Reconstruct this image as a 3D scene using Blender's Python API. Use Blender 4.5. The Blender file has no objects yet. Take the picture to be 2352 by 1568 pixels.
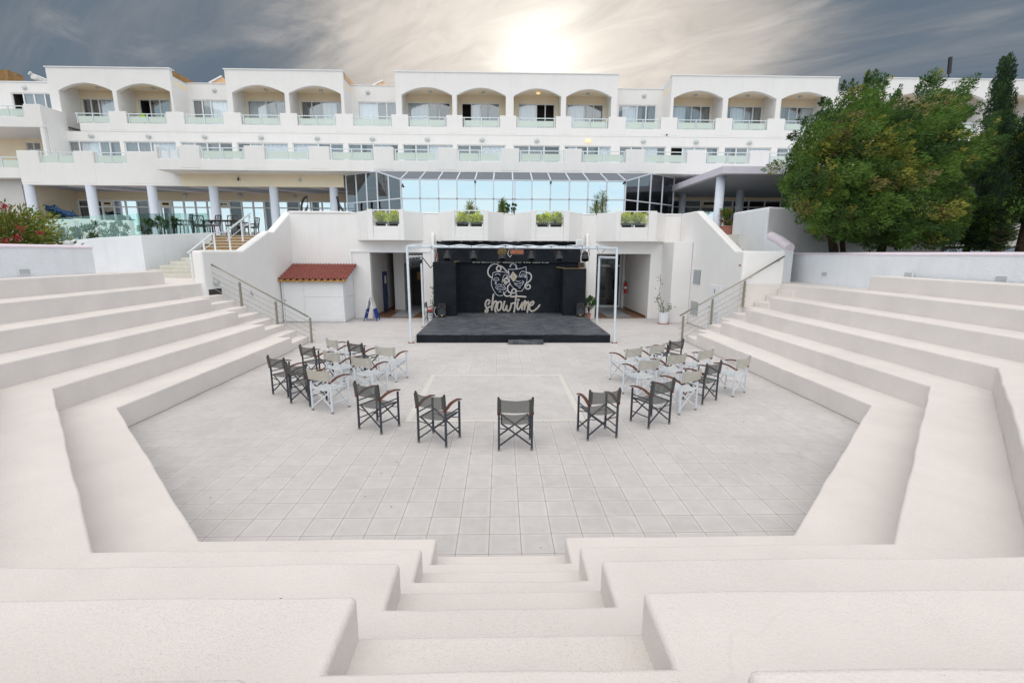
import bpy, math, random
import numpy as np
from mathutils import Vector, Matrix
S = bpy.context.scene
COL = S.collection
random.seed(7); rng = np.random.default_rng(7)

# ------------------------------------------------------------------ camera
CAMZ = 3.1
FPX, PITCH, YAW, ROLL = 1060.377, 0.18869759, 0.0239413566, 0.00431926949   # focal length in 2352-px picture widths
_cp, _sp, _cy, _sy = math.cos(PITCH), math.sin(PITCH), math.cos(YAW), math.sin(YAW)
FW = Vector((_sy*_cp, _cy*_cp, -_sp)); _r = Vector((_cy, -_sy, 0)); _u = _r.cross(FW)
RT = _r*math.cos(ROLL) + _u*math.sin(ROLL); UP = _u*math.cos(ROLL) - _r*math.sin(ROLL)
cam = bpy.data.cameras.new('camera'); camo = bpy.data.objects.new('camera', cam); COL.objects.link(camo)
m = Matrix((RT, UP, -FW)).transposed().to_4x4(); m.translation = Vector((0, 0, CAMZ)); camo.matrix_world = m
cam.sensor_width = 36.0; cam.lens = FPX*36/2352; cam.clip_start = 0.05; cam.clip_end = 3000
S.camera = camo

def ray(p): return FW + RT*((p[0]-1176)/FPX) - UP*((p[1]-784)/FPX)
def gz(p, z=0.0): d = ray(p); return Vector((0, 0, CAMZ)) + d*((z-CAMZ)/d.z)
def gy(p, Y): d = ray(p); return Vector((0, 0, CAMZ)) + d*(Y/d.y)
def gx(p, X): d = ray(p); return Vector((0, 0, CAMZ)) + d*(X/d.x)
def zz(ox, oy, s): return lambda x, y: ((ox+x/s)/1.7415, (oy+y/s)/1.7415)
L1 = zz(0, 750, 2.2402); L2 = zz(900, 750, 2.2402); M_ = zz(1500, 750, 2.2402); R4 = zz(2300, 750, 2.2402); R5 = zz(3072, 750, 2.2402)
U1 = zz(0, 200, 2.2402); U2 = zz(900, 200, 2.2402); U3 = zz(1500, 200, 2.2402); U4 = zz(2300, 200, 2.2402); U5 = zz(3072, 200, 2.2402)
SG = zz(1920, 1040, 7.127); K1 = zz(1000, 1250, 2.2443); K2 = zz(2000, 1250, 2.2443)

# ------------------------------------------------------------------ sky, sun, exposure
SUN_EL, SUN_AZ = math.radians(62), math.radians(192)      # azimuth clockwise from +Y: behind the camera, to its left
EXPO = 0.28
S.view_settings.view_transform = 'Standard'; S.view_settings.look = 'None'
S.view_settings.exposure = EXPO; S.view_settings.gamma = 1.0; S.view_settings.use_curve_mapping = False
W = bpy.data.worlds.new('World'); S.world = W; W.use_nodes = True
nt = W.node_tree; nt.nodes.clear()
def N(t, **k):
    n = nt.nodes.new(t)
    for a, b in k.items(): setattr(n, a, b)
    return n
def mathn(op, a, b=None, c=None, clamp=False):
    n = N('ShaderNodeMath', operation=op, use_clamp=clamp)
    for i, v in enumerate((a, b, c)):
        if v is None: continue
        if isinstance(v, (int, float)): n.inputs[i].default_value = v
        else: nt.links.new(v, n.inputs[i])
    return n.outputs[0]
def mixc(f, a, b, mode='MIX'):
    n = N('ShaderNodeMix', data_type='RGBA', blend_type=mode)
    for i, v in ((0, f), (6, a), (7, b)):
        if isinstance(v, (int, float)): n.inputs[i].default_value = v
        elif isinstance(v, tuple): n.inputs[i].default_value = (*v, 1)
        else: nt.links.new(v, n.inputs[i])
    return n.outputs[2]
def smooth(v, a, b):
    n = N('ShaderNodeMapRange', interpolation_type='SMOOTHSTEP'); n.inputs[1].default_value = a; n.inputs[2].default_value = b
    nt.links.new(v, n.inputs[0]); return n.outputs[0]
sky = N('ShaderNodeTexSky', sky_type='NISHITA', sun_disc=False)
sky.sun_elevation = SUN_EL; sky.sun_rotation = SUN_AZ; sky.air_density = 1.0; sky.dust_density = 2.0; sky.ozone_density = 1.0
tc = N('ShaderNodeTexCoord'); sep = N('ShaderNodeSeparateXYZ'); nt.links.new(tc.outputs['Generated'], sep.inputs[0])
dx, dy, dz = sep.outputs
zc = mathn('MAXIMUM', mathn('ADD', dz, 0.12), 0.05)
qx = mathn('DIVIDE', dx, zc); qy = mathn('DIVIDE', dy, zc)     # wind runs obliquely across the sky: px across it, py along it
px = mathn('ADD', mathn('MULTIPLY', qx, 0.60), mathn('MULTIPLY', qy, 0.80)); py = mathn('SUBTRACT', mathn('MULTIPLY', qx, 0.80), mathn('MULTIPLY', qy, 0.60))
def noise(sx, sy, scale, detail, rough, dist, off=0.0):
    cb = N('ShaderNodeCombineXYZ'); nt.links.new(mathn('MULTIPLY', px, sx), cb.inputs[0]); nt.links.new(mathn('MULTIPLY', py, sy), cb.inputs[1]); cb.inputs[2].default_value = off
    n = N('ShaderNodeTexNoise'); n.inputs['Scale'].default_value = scale; n.inputs['Detail'].default_value = detail
    n.inputs['Roughness'].default_value = rough; n.inputs['Distortion'].default_value = dist
    nt.links.new(cb.outputs[0], n.inputs['Vector']); return n.outputs['Fac']
gdir = ray((1240, 150)).normalized()
dot = N('ShaderNodeVectorMath', operation='DOT_PRODUCT'); nt.links.new(tc.outputs['Generated'], dot.inputs[0]); dot.inputs[1].default_value = gdir
cosg = mathn('MAXIMUM', dot.outputs['Value'], 0.0)
near = smooth(cosg, 0.85, 0.992)                                  # bank of cloud round the veiled sun
n1 = noise(2.3, 0.40, 1.5, 10, 0.60, 0.8); n2 = noise(1.6, 0.75, 1.7, 12, 0.60, 0.7, 3.0)
streak = smooth(mathn('ADD', n1, mathn('MULTIPLY', near, 0.14)), 0.40, 0.80)
fluff = smooth(mathn('ADD', n2, mathn('MULTIPLY', near, 0.40)), 0.50, 0.86)
cloud = mathn('MAXIMUM', mathn('MULTIPLY', streak, 0.48), fluff, clamp=True)
base = (0.135, 0.178, 0.228)
cloudc = mixc(near, (0.36, 0.36, 0.37), (0.76, 0.695, 0.625))
fine = N('ShaderNodeMapRange'); fine.inputs[1].default_value = .32; fine.inputs[2].default_value = .68; fine.inputs[3].default_value = .80; fine.inputs[4].default_value = 1.10; nt.links.new(noise(2.6, 0.9, 2.4, 12, 0.62, 0.9, 7.0), fine.inputs[0])
cloudc = mixc(1.0, cloudc, fine.outputs[0], 'MULTIPLY')
front = mixc(cloud, mixc(near, base, (0.29, 0.285, 0.28)), cloudc)
glow = mathn('MULTIPLY', mathn('POWER', cosg, 330.0), 0.60)
halo = mathn('MULTIPLY', mathn('POWER', cosg, 60.0), 0.15)
front = mixc(1.0, front, mixc(mathn('ADD', glow, halo), (0, 0, 0), (1.0, 0.93, 0.82)), 'ADD')
FR = 2.0**(-EXPO)
front = mixc(1.0, front, (FR, FR, FR), 'MULTIPLY')
SKYK = 0.12
behind = mixc(1.0, sky.outputs[0], (SKYK, SKYK, SKYK), 'MULTIPLY')
# thin bright overcast veil behind and above the camera
veil = smooth(mathn('ADD', noise(0.8, 0.8, 0.9, 6, 0.55, 0.3, 8.0), 0.0), 0.35, 0.75)
lowveil = smooth(noise(1.1, 1.1, 1.5, 9, 0.62, 0.6, 5.0), 0.36, 0.72)
horiz = mixc(0.85, behind, mixc(mathn('MULTIPLY', lowveil, 0.6), mixc(smooth(dz, 0.02, 0.30), (0.80, 0.98, 1.06), (0.58, 0.84, 1.0)), (1.0, 1.02, 1.03)))                      # clear pale blue low behind the camera
over = mixc(mathn('ADD', mathn('MULTIPLY', veil, 0.25), 0.65), behind, (0.725, 0.70, 0.68))
behind = mixc(smooth(dz, 0.22, 0.65), horiz, over)
ff = smooth(mathn('SUBTRACT', dy, mathn('MULTIPLY', dz, 0.25)), 0.05, 0.55)
col = mixc(ff, behind, front)
bg = N('ShaderNodeBackground'); nt.links.new(col, bg.inputs[0]); bg.inputs[1].default_value = 1.0
out = N('ShaderNodeOutputWorld'); nt.links.new(bg.outputs[0], out.inputs[0])
sl = bpy.data.lights.new('sun', 'SUN'); sl.energy = 1.4; sl.angle = math.radians(100); sl.color = (1.0, 0.95, 0.88)
so = bpy.data.objects.new('sun', sl); COL.objects.link(so)
sd = Vector((math.sin(SUN_AZ)*math.cos(SUN_EL), math.cos(SUN_AZ)*math.cos(SUN_EL), math.sin(SUN_EL)))
so.rotation_euler = sd.to_track_quat('Z', 'Y').to_euler(); so.location = (0, -20, 30)

# ------------------------------------------------------------------ materials
def mat(name, rgb, rough=0.7, metal=0.0, spec=0.35, noise=None, bump=None, alpha=1.0, speck=None, emit=None, streak=None, cracks=None):
    """noise=(scale, amount) mottles the colour; bump=(scale, strength, distance); speck=(scale, threshold, rgb)"""
    m = bpy.data.materials.new(name); m.use_nodes = True
    t = m.node_tree; b = t.nodes['Principled BSDF']
    b.inputs['Base Color'].default_value = (*rgb, 1); b.inputs['Roughness'].default_value = rough
    b.inputs['Metallic'].default_value = metal; b.inputs['Specular IOR Level'].default_value = spec
    g = t.nodes.new('ShaderNodeNewGeometry')
    colr = None
    if noise:
        n = t.nodes.new('ShaderNodeTexNoise'); n.inputs['Scale'].default_value = noise[0]; n.inputs['Detail'].default_value = 6; n.inputs['Roughness'].default_value = 0.6
        t.links.new(g.outputs['Position'], n.inputs['Vector'])
        r = t.nodes.new('ShaderNodeMapRange'); r.inputs[1].default_value = 0.3; r.inputs[2].default_value = 0.7
        r.inputs[3].default_value = 1-noise[1]; r.inputs[4].default_value = 1+noise[1]; t.links.new(n.outputs['Fac'], r.inputs[0])
        x = t.nodes.new('ShaderNodeMix'); x.data_type = 'RGBA'; x.blend_type = 'MULTIPLY'; x.inputs[0].default_value = 1; x.inputs[6].default_value = (*rgb, 1)
        t.links.new(r.outputs[0], x.inputs[7]); colr = x.outputs[2]
    if speck:
        n = t.nodes.new('ShaderNodeTexNoise'); n.inputs['Scale'].default_value = speck[0]; n.inputs['Detail'].default_value = 2
        t.links.new(g.outputs['Position'], n.inputs['Vector'])
        r = t.nodes.new('ShaderNodeMapRange'); r.inputs[1].default_value = speck[1]; r.inputs[2].default_value = speck[1]+0.06; t.links.new(n.outputs['Fac'], r.inputs[0])
        x = t.nodes.new('ShaderNodeMix'); x.data_type = 'RGBA'; t.links.new(r.outputs[0], x.inputs[0])
        if colr: t.links.new(colr, x.inputs[6])
        else: x.inputs[6].default_value = (*rgb, 1)
        x.inputs[7].default_value = (*speck[2], 1); colr = x.outputs[2]
    def times(fac, lo):
        r_ = t.nodes.new('ShaderNodeMapRange'); r_.inputs[3].default_value = 1; r_.inputs[4].default_value = lo; t.links.new(fac, r_.inputs[0])
        x_ = t.nodes.new('ShaderNodeMix'); x_.data_type = 'RGBA'; x_.blend_type = 'MULTIPLY'; x_.inputs[0].default_value = 1; t.links.new(colr, x_.inputs[6]); t.links.new(r_.outputs[0], x_.inputs[7]); return x_.outputs[2]
    def ramp(src, a, c):
        r_ = t.nodes.new('ShaderNodeMapRange'); r_.inputs[1].default_value = a; r_.inputs[2].default_value = c; t.links.new(src, r_.inputs[0]); return r_.outputs[0]
    def nz(scale, det, vec=None):
        n_ = t.nodes.new('ShaderNodeTexNoise'); n_.inputs['Scale'].default_value = scale; n_.inputs['Detail'].default_value = det; t.links.new(vec or g.outputs['Position'], n_.inputs['Vector']); return n_.outputs['Fac']
    if streak:                       # rain runs down the wall
        mp = t.nodes.new('ShaderNodeMapping'); mp.inputs['Scale'].default_value = (3.2, 3.2, 0.22); t.links.new(g.outputs['Position'], mp.inputs[0])
        colr = times(ramp(nz(1.6, 7, mp.outputs[0]), 0.52, 0.78), 1-streak)
    if cracks:                       # repaint patches, hairline cracks
        colr = times(ramp(nz(0.55, 5), 0.50, 0.66), 1-.055)
        w_ = t.nodes.new('ShaderNodeVectorMath'); w_.operation = 'MULTIPLY_ADD'; n_ = t.nodes.new('ShaderNodeTexNoise'); n_.inputs['Scale'].default_value = 2.5; t.links.new(g.outputs['Position'], n_.inputs['Vector'])
        t.links.new(n_.outputs['Color'], w_.inputs[0]); w_.inputs[1].default_value = (.5, .5, .5); t.links.new(g.outputs['Position'], w_.inputs[2])
        v_ = t.nodes.new('ShaderNodeTexVoronoi'); v_.feature = 'DISTANCE_TO_EDGE'; v_.inputs['Scale'].default_value = .55; t.links.new(w_.outputs[0], v_.inputs['Vector'])
        k_ = t.nodes.new('ShaderNodeMath'); k_.operation = 'MULTIPLY'; t.links.new(ramp(v_.outputs['Distance'], .006, .001), k_.inputs[0]); t.links.new(ramp(nz(.8, 3), .50, .60), k_.inputs[1])
        colr = times(k_.outputs[0], 1-cracks)
        k2 = t.nodes.new('ShaderNodeMath'); k2.operation = 'MULTIPLY'; t.links.new(ramp(nz(150, 3), .56, .68), k2.inputs[0]); t.links.new(ramp(nz(1.3, 5), .35, .65), k2.inputs[1]); colr = times(k2.outputs[0], .80)
    if colr: t.links.new(colr, b.inputs['Base Color'])
    if bump:
        n = t.nodes.new('ShaderNodeTexNoise'); n.inputs['Scale'].default_value = bump[0]; n.inputs['Detail'].default_value = 5
        t.links.new(g.outputs['Position'], n.inputs['Vector'])
        u = t.nodes.new('ShaderNodeBump'); u.inputs['Strength'].default_value = bump[1]; u.inputs['Distance'].default_value = bump[2]
        t.links.new(n.outputs['Fac'], u.inputs['Height']); t.links.new(u.outputs[0], b.inputs['Normal'])
    if emit: b.inputs['Emission Color'].default_value = (*emit[:3], 1); b.inputs['Emission Strength'].default_value = emit[3]
    if alpha < 1: b.inputs['Alpha'].default_value = alpha
    return m
MW = dict(
    white=mat('white_plaster', (0.82, 0.80, 0.785), 0.85, noise=(1.2, 0.02), bump=(60, 0.15, 0.01), streak=0.04),
    stucco=mat('rough_white_stucco', (0.84, 0.855, 0.885), 0.9, noise=(1.5, 0.03), bump=(28, 0.75, 0.03), streak=0.05),
    tier=mat('painted_concrete_seating', (0.765, 0.716, 0.682), 0.88, noise=(1.7, 0.035), bump=(85, 0.45, 0.010), speck=(95, 0.70, (0.60, 0.555, 0.525)), cracks=0.035),
    lilac=mat('lilac_painted_plaster', (0.77, 0.68, 0.74), 0.85, noise=(3, 0.04), bump=(40, 0.3, 0.01)),
    porch=mat('blue_lilac_canopy_paint', (0.66, 0.63, 0.71), 0.85, noise=(3, 0.04)),
    bluewhite=mat('bluish_white_column_paint', (0.72, 0.76, 0.85), 0.8, noise=(3, 0.02)),
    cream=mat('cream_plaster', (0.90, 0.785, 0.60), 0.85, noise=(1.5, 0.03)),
    tan=mat('tan_plaster', (0.72, 0.60, 0.45), 0.85, noise=(1.5, 0.03)),
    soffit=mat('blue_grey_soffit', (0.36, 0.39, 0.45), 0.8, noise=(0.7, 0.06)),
    grey=mat('grey_plaster', (0.55, 0.53, 0.52), 0.85, noise=(1.5, 0.04)),
    brown=mat('bare_brown_render', (0.33, 0.19, 0.08), 0.95, noise=(2.5, 0.3), bump=(30, 0.5, 0.03)),
    orange=mat('orange_render', (0.72, 0.46, 0.27), 0.95, noise=(3, 0.15)),
    alu=mat('white_aluminium', (0.80, 0.81, 0.82), 0.4),
    galu=mat('pale_grey_aluminium', (0.60, 0.64, 0.70), 0.4),
    steel=mat('brushed_steel', (0.34, 0.32, 0.27), 0.38, metal=0.8),
    rail=mat('pale_railing_metal', (0.66, 0.71, 0.72), 0.35, metal=0.3),
    frost=mat('frosted_green_glass', (0.70, 0.79, 0.72), 0.25, alpha=0.78),
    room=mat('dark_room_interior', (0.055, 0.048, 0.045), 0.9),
    curtain=mat('white_curtain', (0.85, 0.85, 0.88), 0.9),
    gcurtain=mat('grey_curtain', (0.30, 0.295, 0.30), 0.9),
    black=mat('black_painted_board', (0.0105, 0.0135, 0.0185), 0.75, spec=0.22, noise=(2.2, 0.4), speck=(23, 0.74, (0.20, 0.20, 0.20))),
    blackm=mat('black_metal', (0.02, 0.021, 0.024), 0.42),
    char=mat('charcoal_powder_coat', (0.045, 0.053, 0.066), 0.45),
    wtube=mat('white_powder_coat', (0.66, 0.71, 0.76), 0.4, speck=(60, 0.74, (0.30, 0.22, 0.17))),
    wood=mat('red_brown_varnished_wood', (0.115, 0.034, 0.018), 0.35, noise=(14, 0.3)),
    rubber=mat('grey_rubber', (0.24, 0.24, 0.22), 0.8),
    gold=mat('sand_gold_paint', (0.48, 0.38, 0.23), 0.7, noise=(12, 0.08)),
    wpaint=mat('white_sign_paint', (0.72, 0.74, 0.84), 0.7),
    tilered=mat('red_clay_roof_tile', (0.27, 0.088, 0.07), 0.75, noise=(6, 0.16)),
    ochre=mat('ochre_wood', (0.42, 0.23, 0.06), 0.7, noise=(9, 0.25)),
    shed=mat('white_painted_board', (0.78, 0.79, 0.80), 0.6, noise=(4, 0.03), speck=(9, 0.78, (0.45, 0.42, 0.37))),
    blue=mat('royal_blue_paint', (0.012, 0.07, 0.34), 0.5),
    navy=mat('navy_door_paint', (0.008, 0.028, 0.12), 0.5),
    btile=mat('brown_floor_tile', (0.23, 0.115, 0.06), 0.3, noise=(6, 0.25)),
    gtile=mat('grey_floor_tile', (0.40, 0.42, 0.45), 0.3, noise=(5, 0.1)),
    pale=mat('pale_floor_stone', (0.66, 0.645, 0.60), 0.6, noise=(6, 0.06)),
    stone=mat('cream_step_stone', (0.62, 0.60, 0.53), 0.7, noise=(5, 0.08)),
    ochst=mat('ochre_step_riser', (0.36, 0.215, 0.105), 0.75, noise=(7, 0.25)),
    pot=mat('white_plastic_pot', (0.78, 0.80, 0.83), 0.4),
    terra=mat('terracotta', (0.40, 0.17, 0.13), 0.75, noise=(8, 0.1)),
    soil=mat('dry_soil', (0.16, 0.115, 0.08), 0.95, noise=(5, 0.3), bump=(20, 0.8, 0.05)),
    bark=mat('brown_bark', (0.075, 0.048, 0.032), 0.95, noise=(14, 0.4), bump=(30, 0.8, 0.03)),
    red=mat('red_paint', (0.45, 0.02, 0.02), 0.35),
    redfl=mat('red_petal', (0.36, 0.014, 0.035), 0.6),
    yellow=mat('yellow_plastic', (0.75, 0.48, 0.03), 0.4),
    rust=mat('rusty_metal', (0.28, 0.105, 0.06), 0.8, noise=(12, 0.35)),
    straw=mat('dry_straw', (0.24, 0.17, 0.085), 0.95, noise=(20, 0.4)),
    bluesc=mat('blue_painted_driftwood', (0.04, 0.105, 0.24), 0.6, noise=(9, 0.3)),
    iron=mat('dark_cast_aluminium', (0.045, 0.038, 0.034), 0.5),
    cushion=mat('grey_cushion', (0.45, 0.46, 0.48), 0.9),
    lampglass=mat('lamp_glass', (0.55, 0.59, 0.58), 0.35),
    lit=mat('lit_lamp_glass', (0.8, 0.6, 0.35), 0.4, emit=(1.0, 0.62, 0.25, 0.7)),
    shutter=mat('grey_louvre_metal', (0.50, 0.52, 0.53), 0.5, metal=0.2),
    lime=mat('lime_green_cloth', (0.38, 0.70, 0.02), 0.8),
    dirt=mat('dark_leaf_litter', (0.05, 0.03, 0.02), 0.9),
    paper=mat('white_paper', (0.75, 0.75, 0.74), 0.7),
)
def mesh_fabric(name, rgb, thr):
    m = mat(name, rgb, 0.8, noise=(240, 0.45)); t = m.node_tree; b = t.nodes['Principled BSDF']
    tr = t.nodes.new('ShaderNodeBsdfTransparent'); mx = t.nodes.new('ShaderNodeMixShader'); mx.inputs[0].default_value = thr
    t.links.new(tr.outputs[0], mx.inputs[1]); t.links.new(b.outputs[0], mx.inputs[2]); t.links.new(mx.outputs[0], t.nodes['Material Output'].inputs[0]); return m
MW['gmesh'] = mesh_fabric('grey_sling_mesh', (0.088, 0.09, 0.088), 0.80)
MW['bmesh'] = mesh_fabric('beige_sling_mesh', (0.52, 0.50, 0.44), 0.90)
MW['wmesh'] = mesh_fabric('white_sling_mesh', (0.60, 0.63, 0.64), 0.90)
def glass(name, refl, tint, rough=0.02, trans=(0.85, 0.9, 0.92)):
    """coated window glass: refl of it mirrors, the rest lets light through"""
    m = bpy.data.materials.new(name); m.use_nodes = True; t = m.node_tree; t.nodes.clear()
    g = t.nodes.new('ShaderNodeBsdfGlossy'); g.inputs[0].default_value = (*tint, 1); g.inputs['Roughness'].default_value = rough
    tr = t.nodes.new('ShaderNodeBsdfTransparent'); tr.inputs[0].default_value = (*trans, 1)
    fr = t.nodes.new('ShaderNodeLayerWeight'); fr.inputs[0].default_value = 0.25
    r = t.nodes.new('ShaderNodeMapRange'); r.inputs[3].default_value = refl; r.inputs[4].default_value = min(1, refl+0.5); t.links.new(fr.outputs['Facing'], r.inputs[0])
    x = t.nodes.new('ShaderNodeMixShader'); o = t.nodes.new('ShaderNodeOutputMaterial')
    t.links.new(r.outputs[0], x.inputs[0]); t.links.new(tr.outputs[0], x.inputs[1]); t.links.new(g.outputs[0], x.inputs[2]); t.links.new(x.outputs[0], o.inputs[0]); return m
MW['mirror'] = glass('blue_mirror_glass', 0.84, (0.84, 0.91, 0.93), 0.01, (0.3, 0.35, 0.4))
MW['window'] = glass('window_glass', 0.16, (1, 1, 1))
MW['darkglass'] = glass('dark_reflection_glass', 0.07, (0.9, 0.95, 1.0), 0.02, (0.25, 0.28, 0.32))  # sunroom sides: same glass as the front, darker reflections put into the material
MW['plain'] = glass('plain_glass', 0.03, (1, 1, 1), 0.01, (0.96, 0.98, 0.97))
MW['clear'] = glass('greenish_clear_glass', 0.07, (0.8, 1.0, 0.95), 0.01, (0.86, 0.955, 0.93))
def leafmat(name, rgb):
    m = mat(name, rgb, 0.7, spec=0.25); t = m.node_tree; b = t.nodes['Principled BSDF']
    n = t.nodes.new('ShaderNodeTexNoise'); n.inputs['Scale'].default_value = 2.2; n.inputs['Detail'].default_value = 4
    g = t.nodes.new('ShaderNodeNewGeometry'); t.links.new(g.outputs['Position'], n.inputs['Vector'])
    r = t.nodes.new('ShaderNodeMapRange'); r.inputs[1].default_value = 0.3; r.inputs[2].default_value = 0.7; r.inputs[3].default_value = 0.65; r.inputs[4].default_value = 1.4; t.links.new(n.outputs['Fac'], r.inputs[0])
    x = t.nodes.new('ShaderNodeMix'); x.data_type = 'RGBA'; x.blend_type = 'MULTIPLY'; x.inputs[0].default_value = 1; x.inputs[6].default_value = (*rgb, 1); t.links.new(r.outputs[0], x.inputs[7])
    t.links.new(x.outputs[2], b.inputs['Base Color'])
    tr = t.nodes.new('ShaderNodeBsdfTranslucent'); t.links.new(x.outputs[2], tr.inputs[0]); mx = t.nodes.new('ShaderNodeMixShader'); mx.inputs[0].default_value = 0.25
    t.links.new(b.outputs[0], mx.inputs[1]); t.links.new(tr.outputs[0], mx.inputs[2]); t.links.new(mx.outputs[0], t.nodes['Material Output'].inputs[0]); return m
MW['lf_dark'] = leafmat('dark_green_leaf', (0.055, 0.112, 0.032)); MW['lf_mid'] = leafmat('mid_green_leaf', (0.105, 0.19, 0.036))
MW['lf_yel'] = leafmat('yellow_green_leaf', (0.30, 0.30, 0.06)); MW['lf_blue'] = leafmat('blue_green_leaf', (0.026, 0.056, 0.030))
MW['lf_lime'] = leafmat('bright_green_leaf', (0.74, 0.78, 0.05)); MW['lf_olive'] = leafmat('olive_leaf', (0.23, 0.235, 0.05)); MW['lf_pot'] = leafmat('glossy_leaf', (0.05, 0.105, 0.04))
MW['lf_dry'] = leafmat('browned_leaf', (0.22, 0.18, 0.08))

def make_tile(name, rot=0.0, off=(-1.5272, 5.0436), line=0.012):
    m = mat(name, (0.5, 0.5, 0.5), 0.8, spec=0.15); t = m.node_tree; b = t.nodes['Principled BSDF']; L = t.links.new
    def A(ty, op=None):
        n = t.nodes.new(ty)
        if op: n.operation = op
        return n
    g = A('ShaderNodeNewGeometry'); v = A('ShaderNodeVectorMath', 'SUBTRACT'); v.inputs[1].default_value = (*off, 0); L(g.outputs['Position'], v.inputs[0])
    vr = A('ShaderNodeVectorRotate'); vr.rotation_type = 'Z_AXIS'; vr.inputs['Angle'].default_value = rot; L(v.outputs[0], vr.inputs['Vector'])
    sc = A('ShaderNodeVectorMath', 'SCALE'); sc.inputs['Scale'].default_value = 1/0.34859; L(vr.outputs[0], sc.inputs[0])
    fr = A('ShaderNodeVectorMath', 'FRACTION'); L(sc.outputs[0], fr.inputs[0]); fl = A('ShaderNodeVectorMath', 'FLOOR'); L(sc.outputs[0], fl.inputs[0])
    ce = A('ShaderNodeVectorMath', 'SUBTRACT'); ce.inputs[1].default_value = (0.5, 0.5, 0.5); L(fr.outputs[0], ce.inputs[0]); ab = A('ShaderNodeVectorMath', 'ABSOLUTE'); L(ce.outputs[0], ab.inputs[0])
    sp = A('ShaderNodeSeparateXYZ'); L(ab.outputs[0], sp.inputs[0]); mx = A('ShaderNodeMath', 'MAXIMUM'); L(sp.outputs[0], mx.inputs[0]); L(sp.outputs[1], mx.inputs[1])
    def rng_(src, a, c, o0=0.0, o1=1.0):
        r = A('ShaderNodeMapRange'); r.inputs[1].default_value = a; r.inputs[2].default_value = c; r.inputs[3].default_value = o0; r.inputs[4].default_value = o1; L(src, r.inputs[0]); return r.outputs[0]
    grout = rng_(mx.outputs[0], 0.5-line-0.004, 0.5-line+0.004)
    wn = A('ShaderNodeTexWhiteNoise'); wn.noise_dimensions = '2D'; L(fl.outputs[0], wn.inputs['Vector'])
    no = A('ShaderNodeTexNoise'); no.inputs['Scale'].default_value = 5.5; no.inputs['Detail'].default_value = 7; no.inputs['Roughness'].default_value = 0.62
    ofs = A('ShaderNodeVectorMath', 'MULTIPLY_ADD'); L(wn.outputs['Color'], ofs.inputs[0]); ofs.inputs[1].default_value = (9, 9, 9); L(g.outputs['Position'], ofs.inputs[2]); L(ofs.outputs[0], no.inputs['Vector'])
    big = A('ShaderNodeTexNoise'); big.inputs['Scale'].default_value = 0.55; big.inputs['Detail'].default_value = 4; L(g.outputs['Position'], big.inputs['Vector'])
    edge = rng_(mx.outputs[0], 0.36, 0.49, 0.0, 0.10)
    def add(a, c):
        n = A('ShaderNodeMath', 'ADD')
        for i, q in enumerate((a, c)):
            if isinstance(q, float): n.inputs[i].default_value = q
            else: L(q, n.inputs[i])
        return n.outputs[0]
    val = add(add(rng_(no.outputs['Fac'], 0.3, 0.7, -0.065, 0.065), rng_(wn.outputs['Value'], 0, 1, -0.035, 0.035)), add(rng_(big.outputs['Fac'], 0.3, 0.7, 0.94, 1.06), edge))
    x = A('ShaderNodeMix'); x.data_type = 'RGBA'; x.blend_type = 'MULTIPLY'; x.inputs[0].default_value = 1; x.inputs[6].default_value = (0.565, 0.545, 0.535, 1); L(val, x.inputs[7])
    y = A('ShaderNodeMix'); y.data_type = 'RGBA'; L(grout, y.inputs[0]); L(x.outputs[2], y.inputs[6]); y.inputs[7].default_value = (0.35, 0.315, 0.285, 1); L(y.outputs[2], b.inputs['Base Color'])
    bu = A('ShaderNodeBump'); bu.inputs['Strength'].default_value = 0.5; bu.inputs['Distance'].default_value = 0.004; iv = A('ShaderNodeMath', 'SUBTRACT'); iv.inputs[0].default_value = 1; L(grout, iv.inputs[1]); L(iv.outputs[0], bu.inputs['Height']); L(bu.outputs[0], b.inputs['Normal'])
    return m
MW['tile'] = make_tile('grey_porcelain_floor_tiles'); MW['dtile'] = make_tile('diagonal_floor_tiles', math.radians(45), (-1.26, 7.66))

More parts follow.
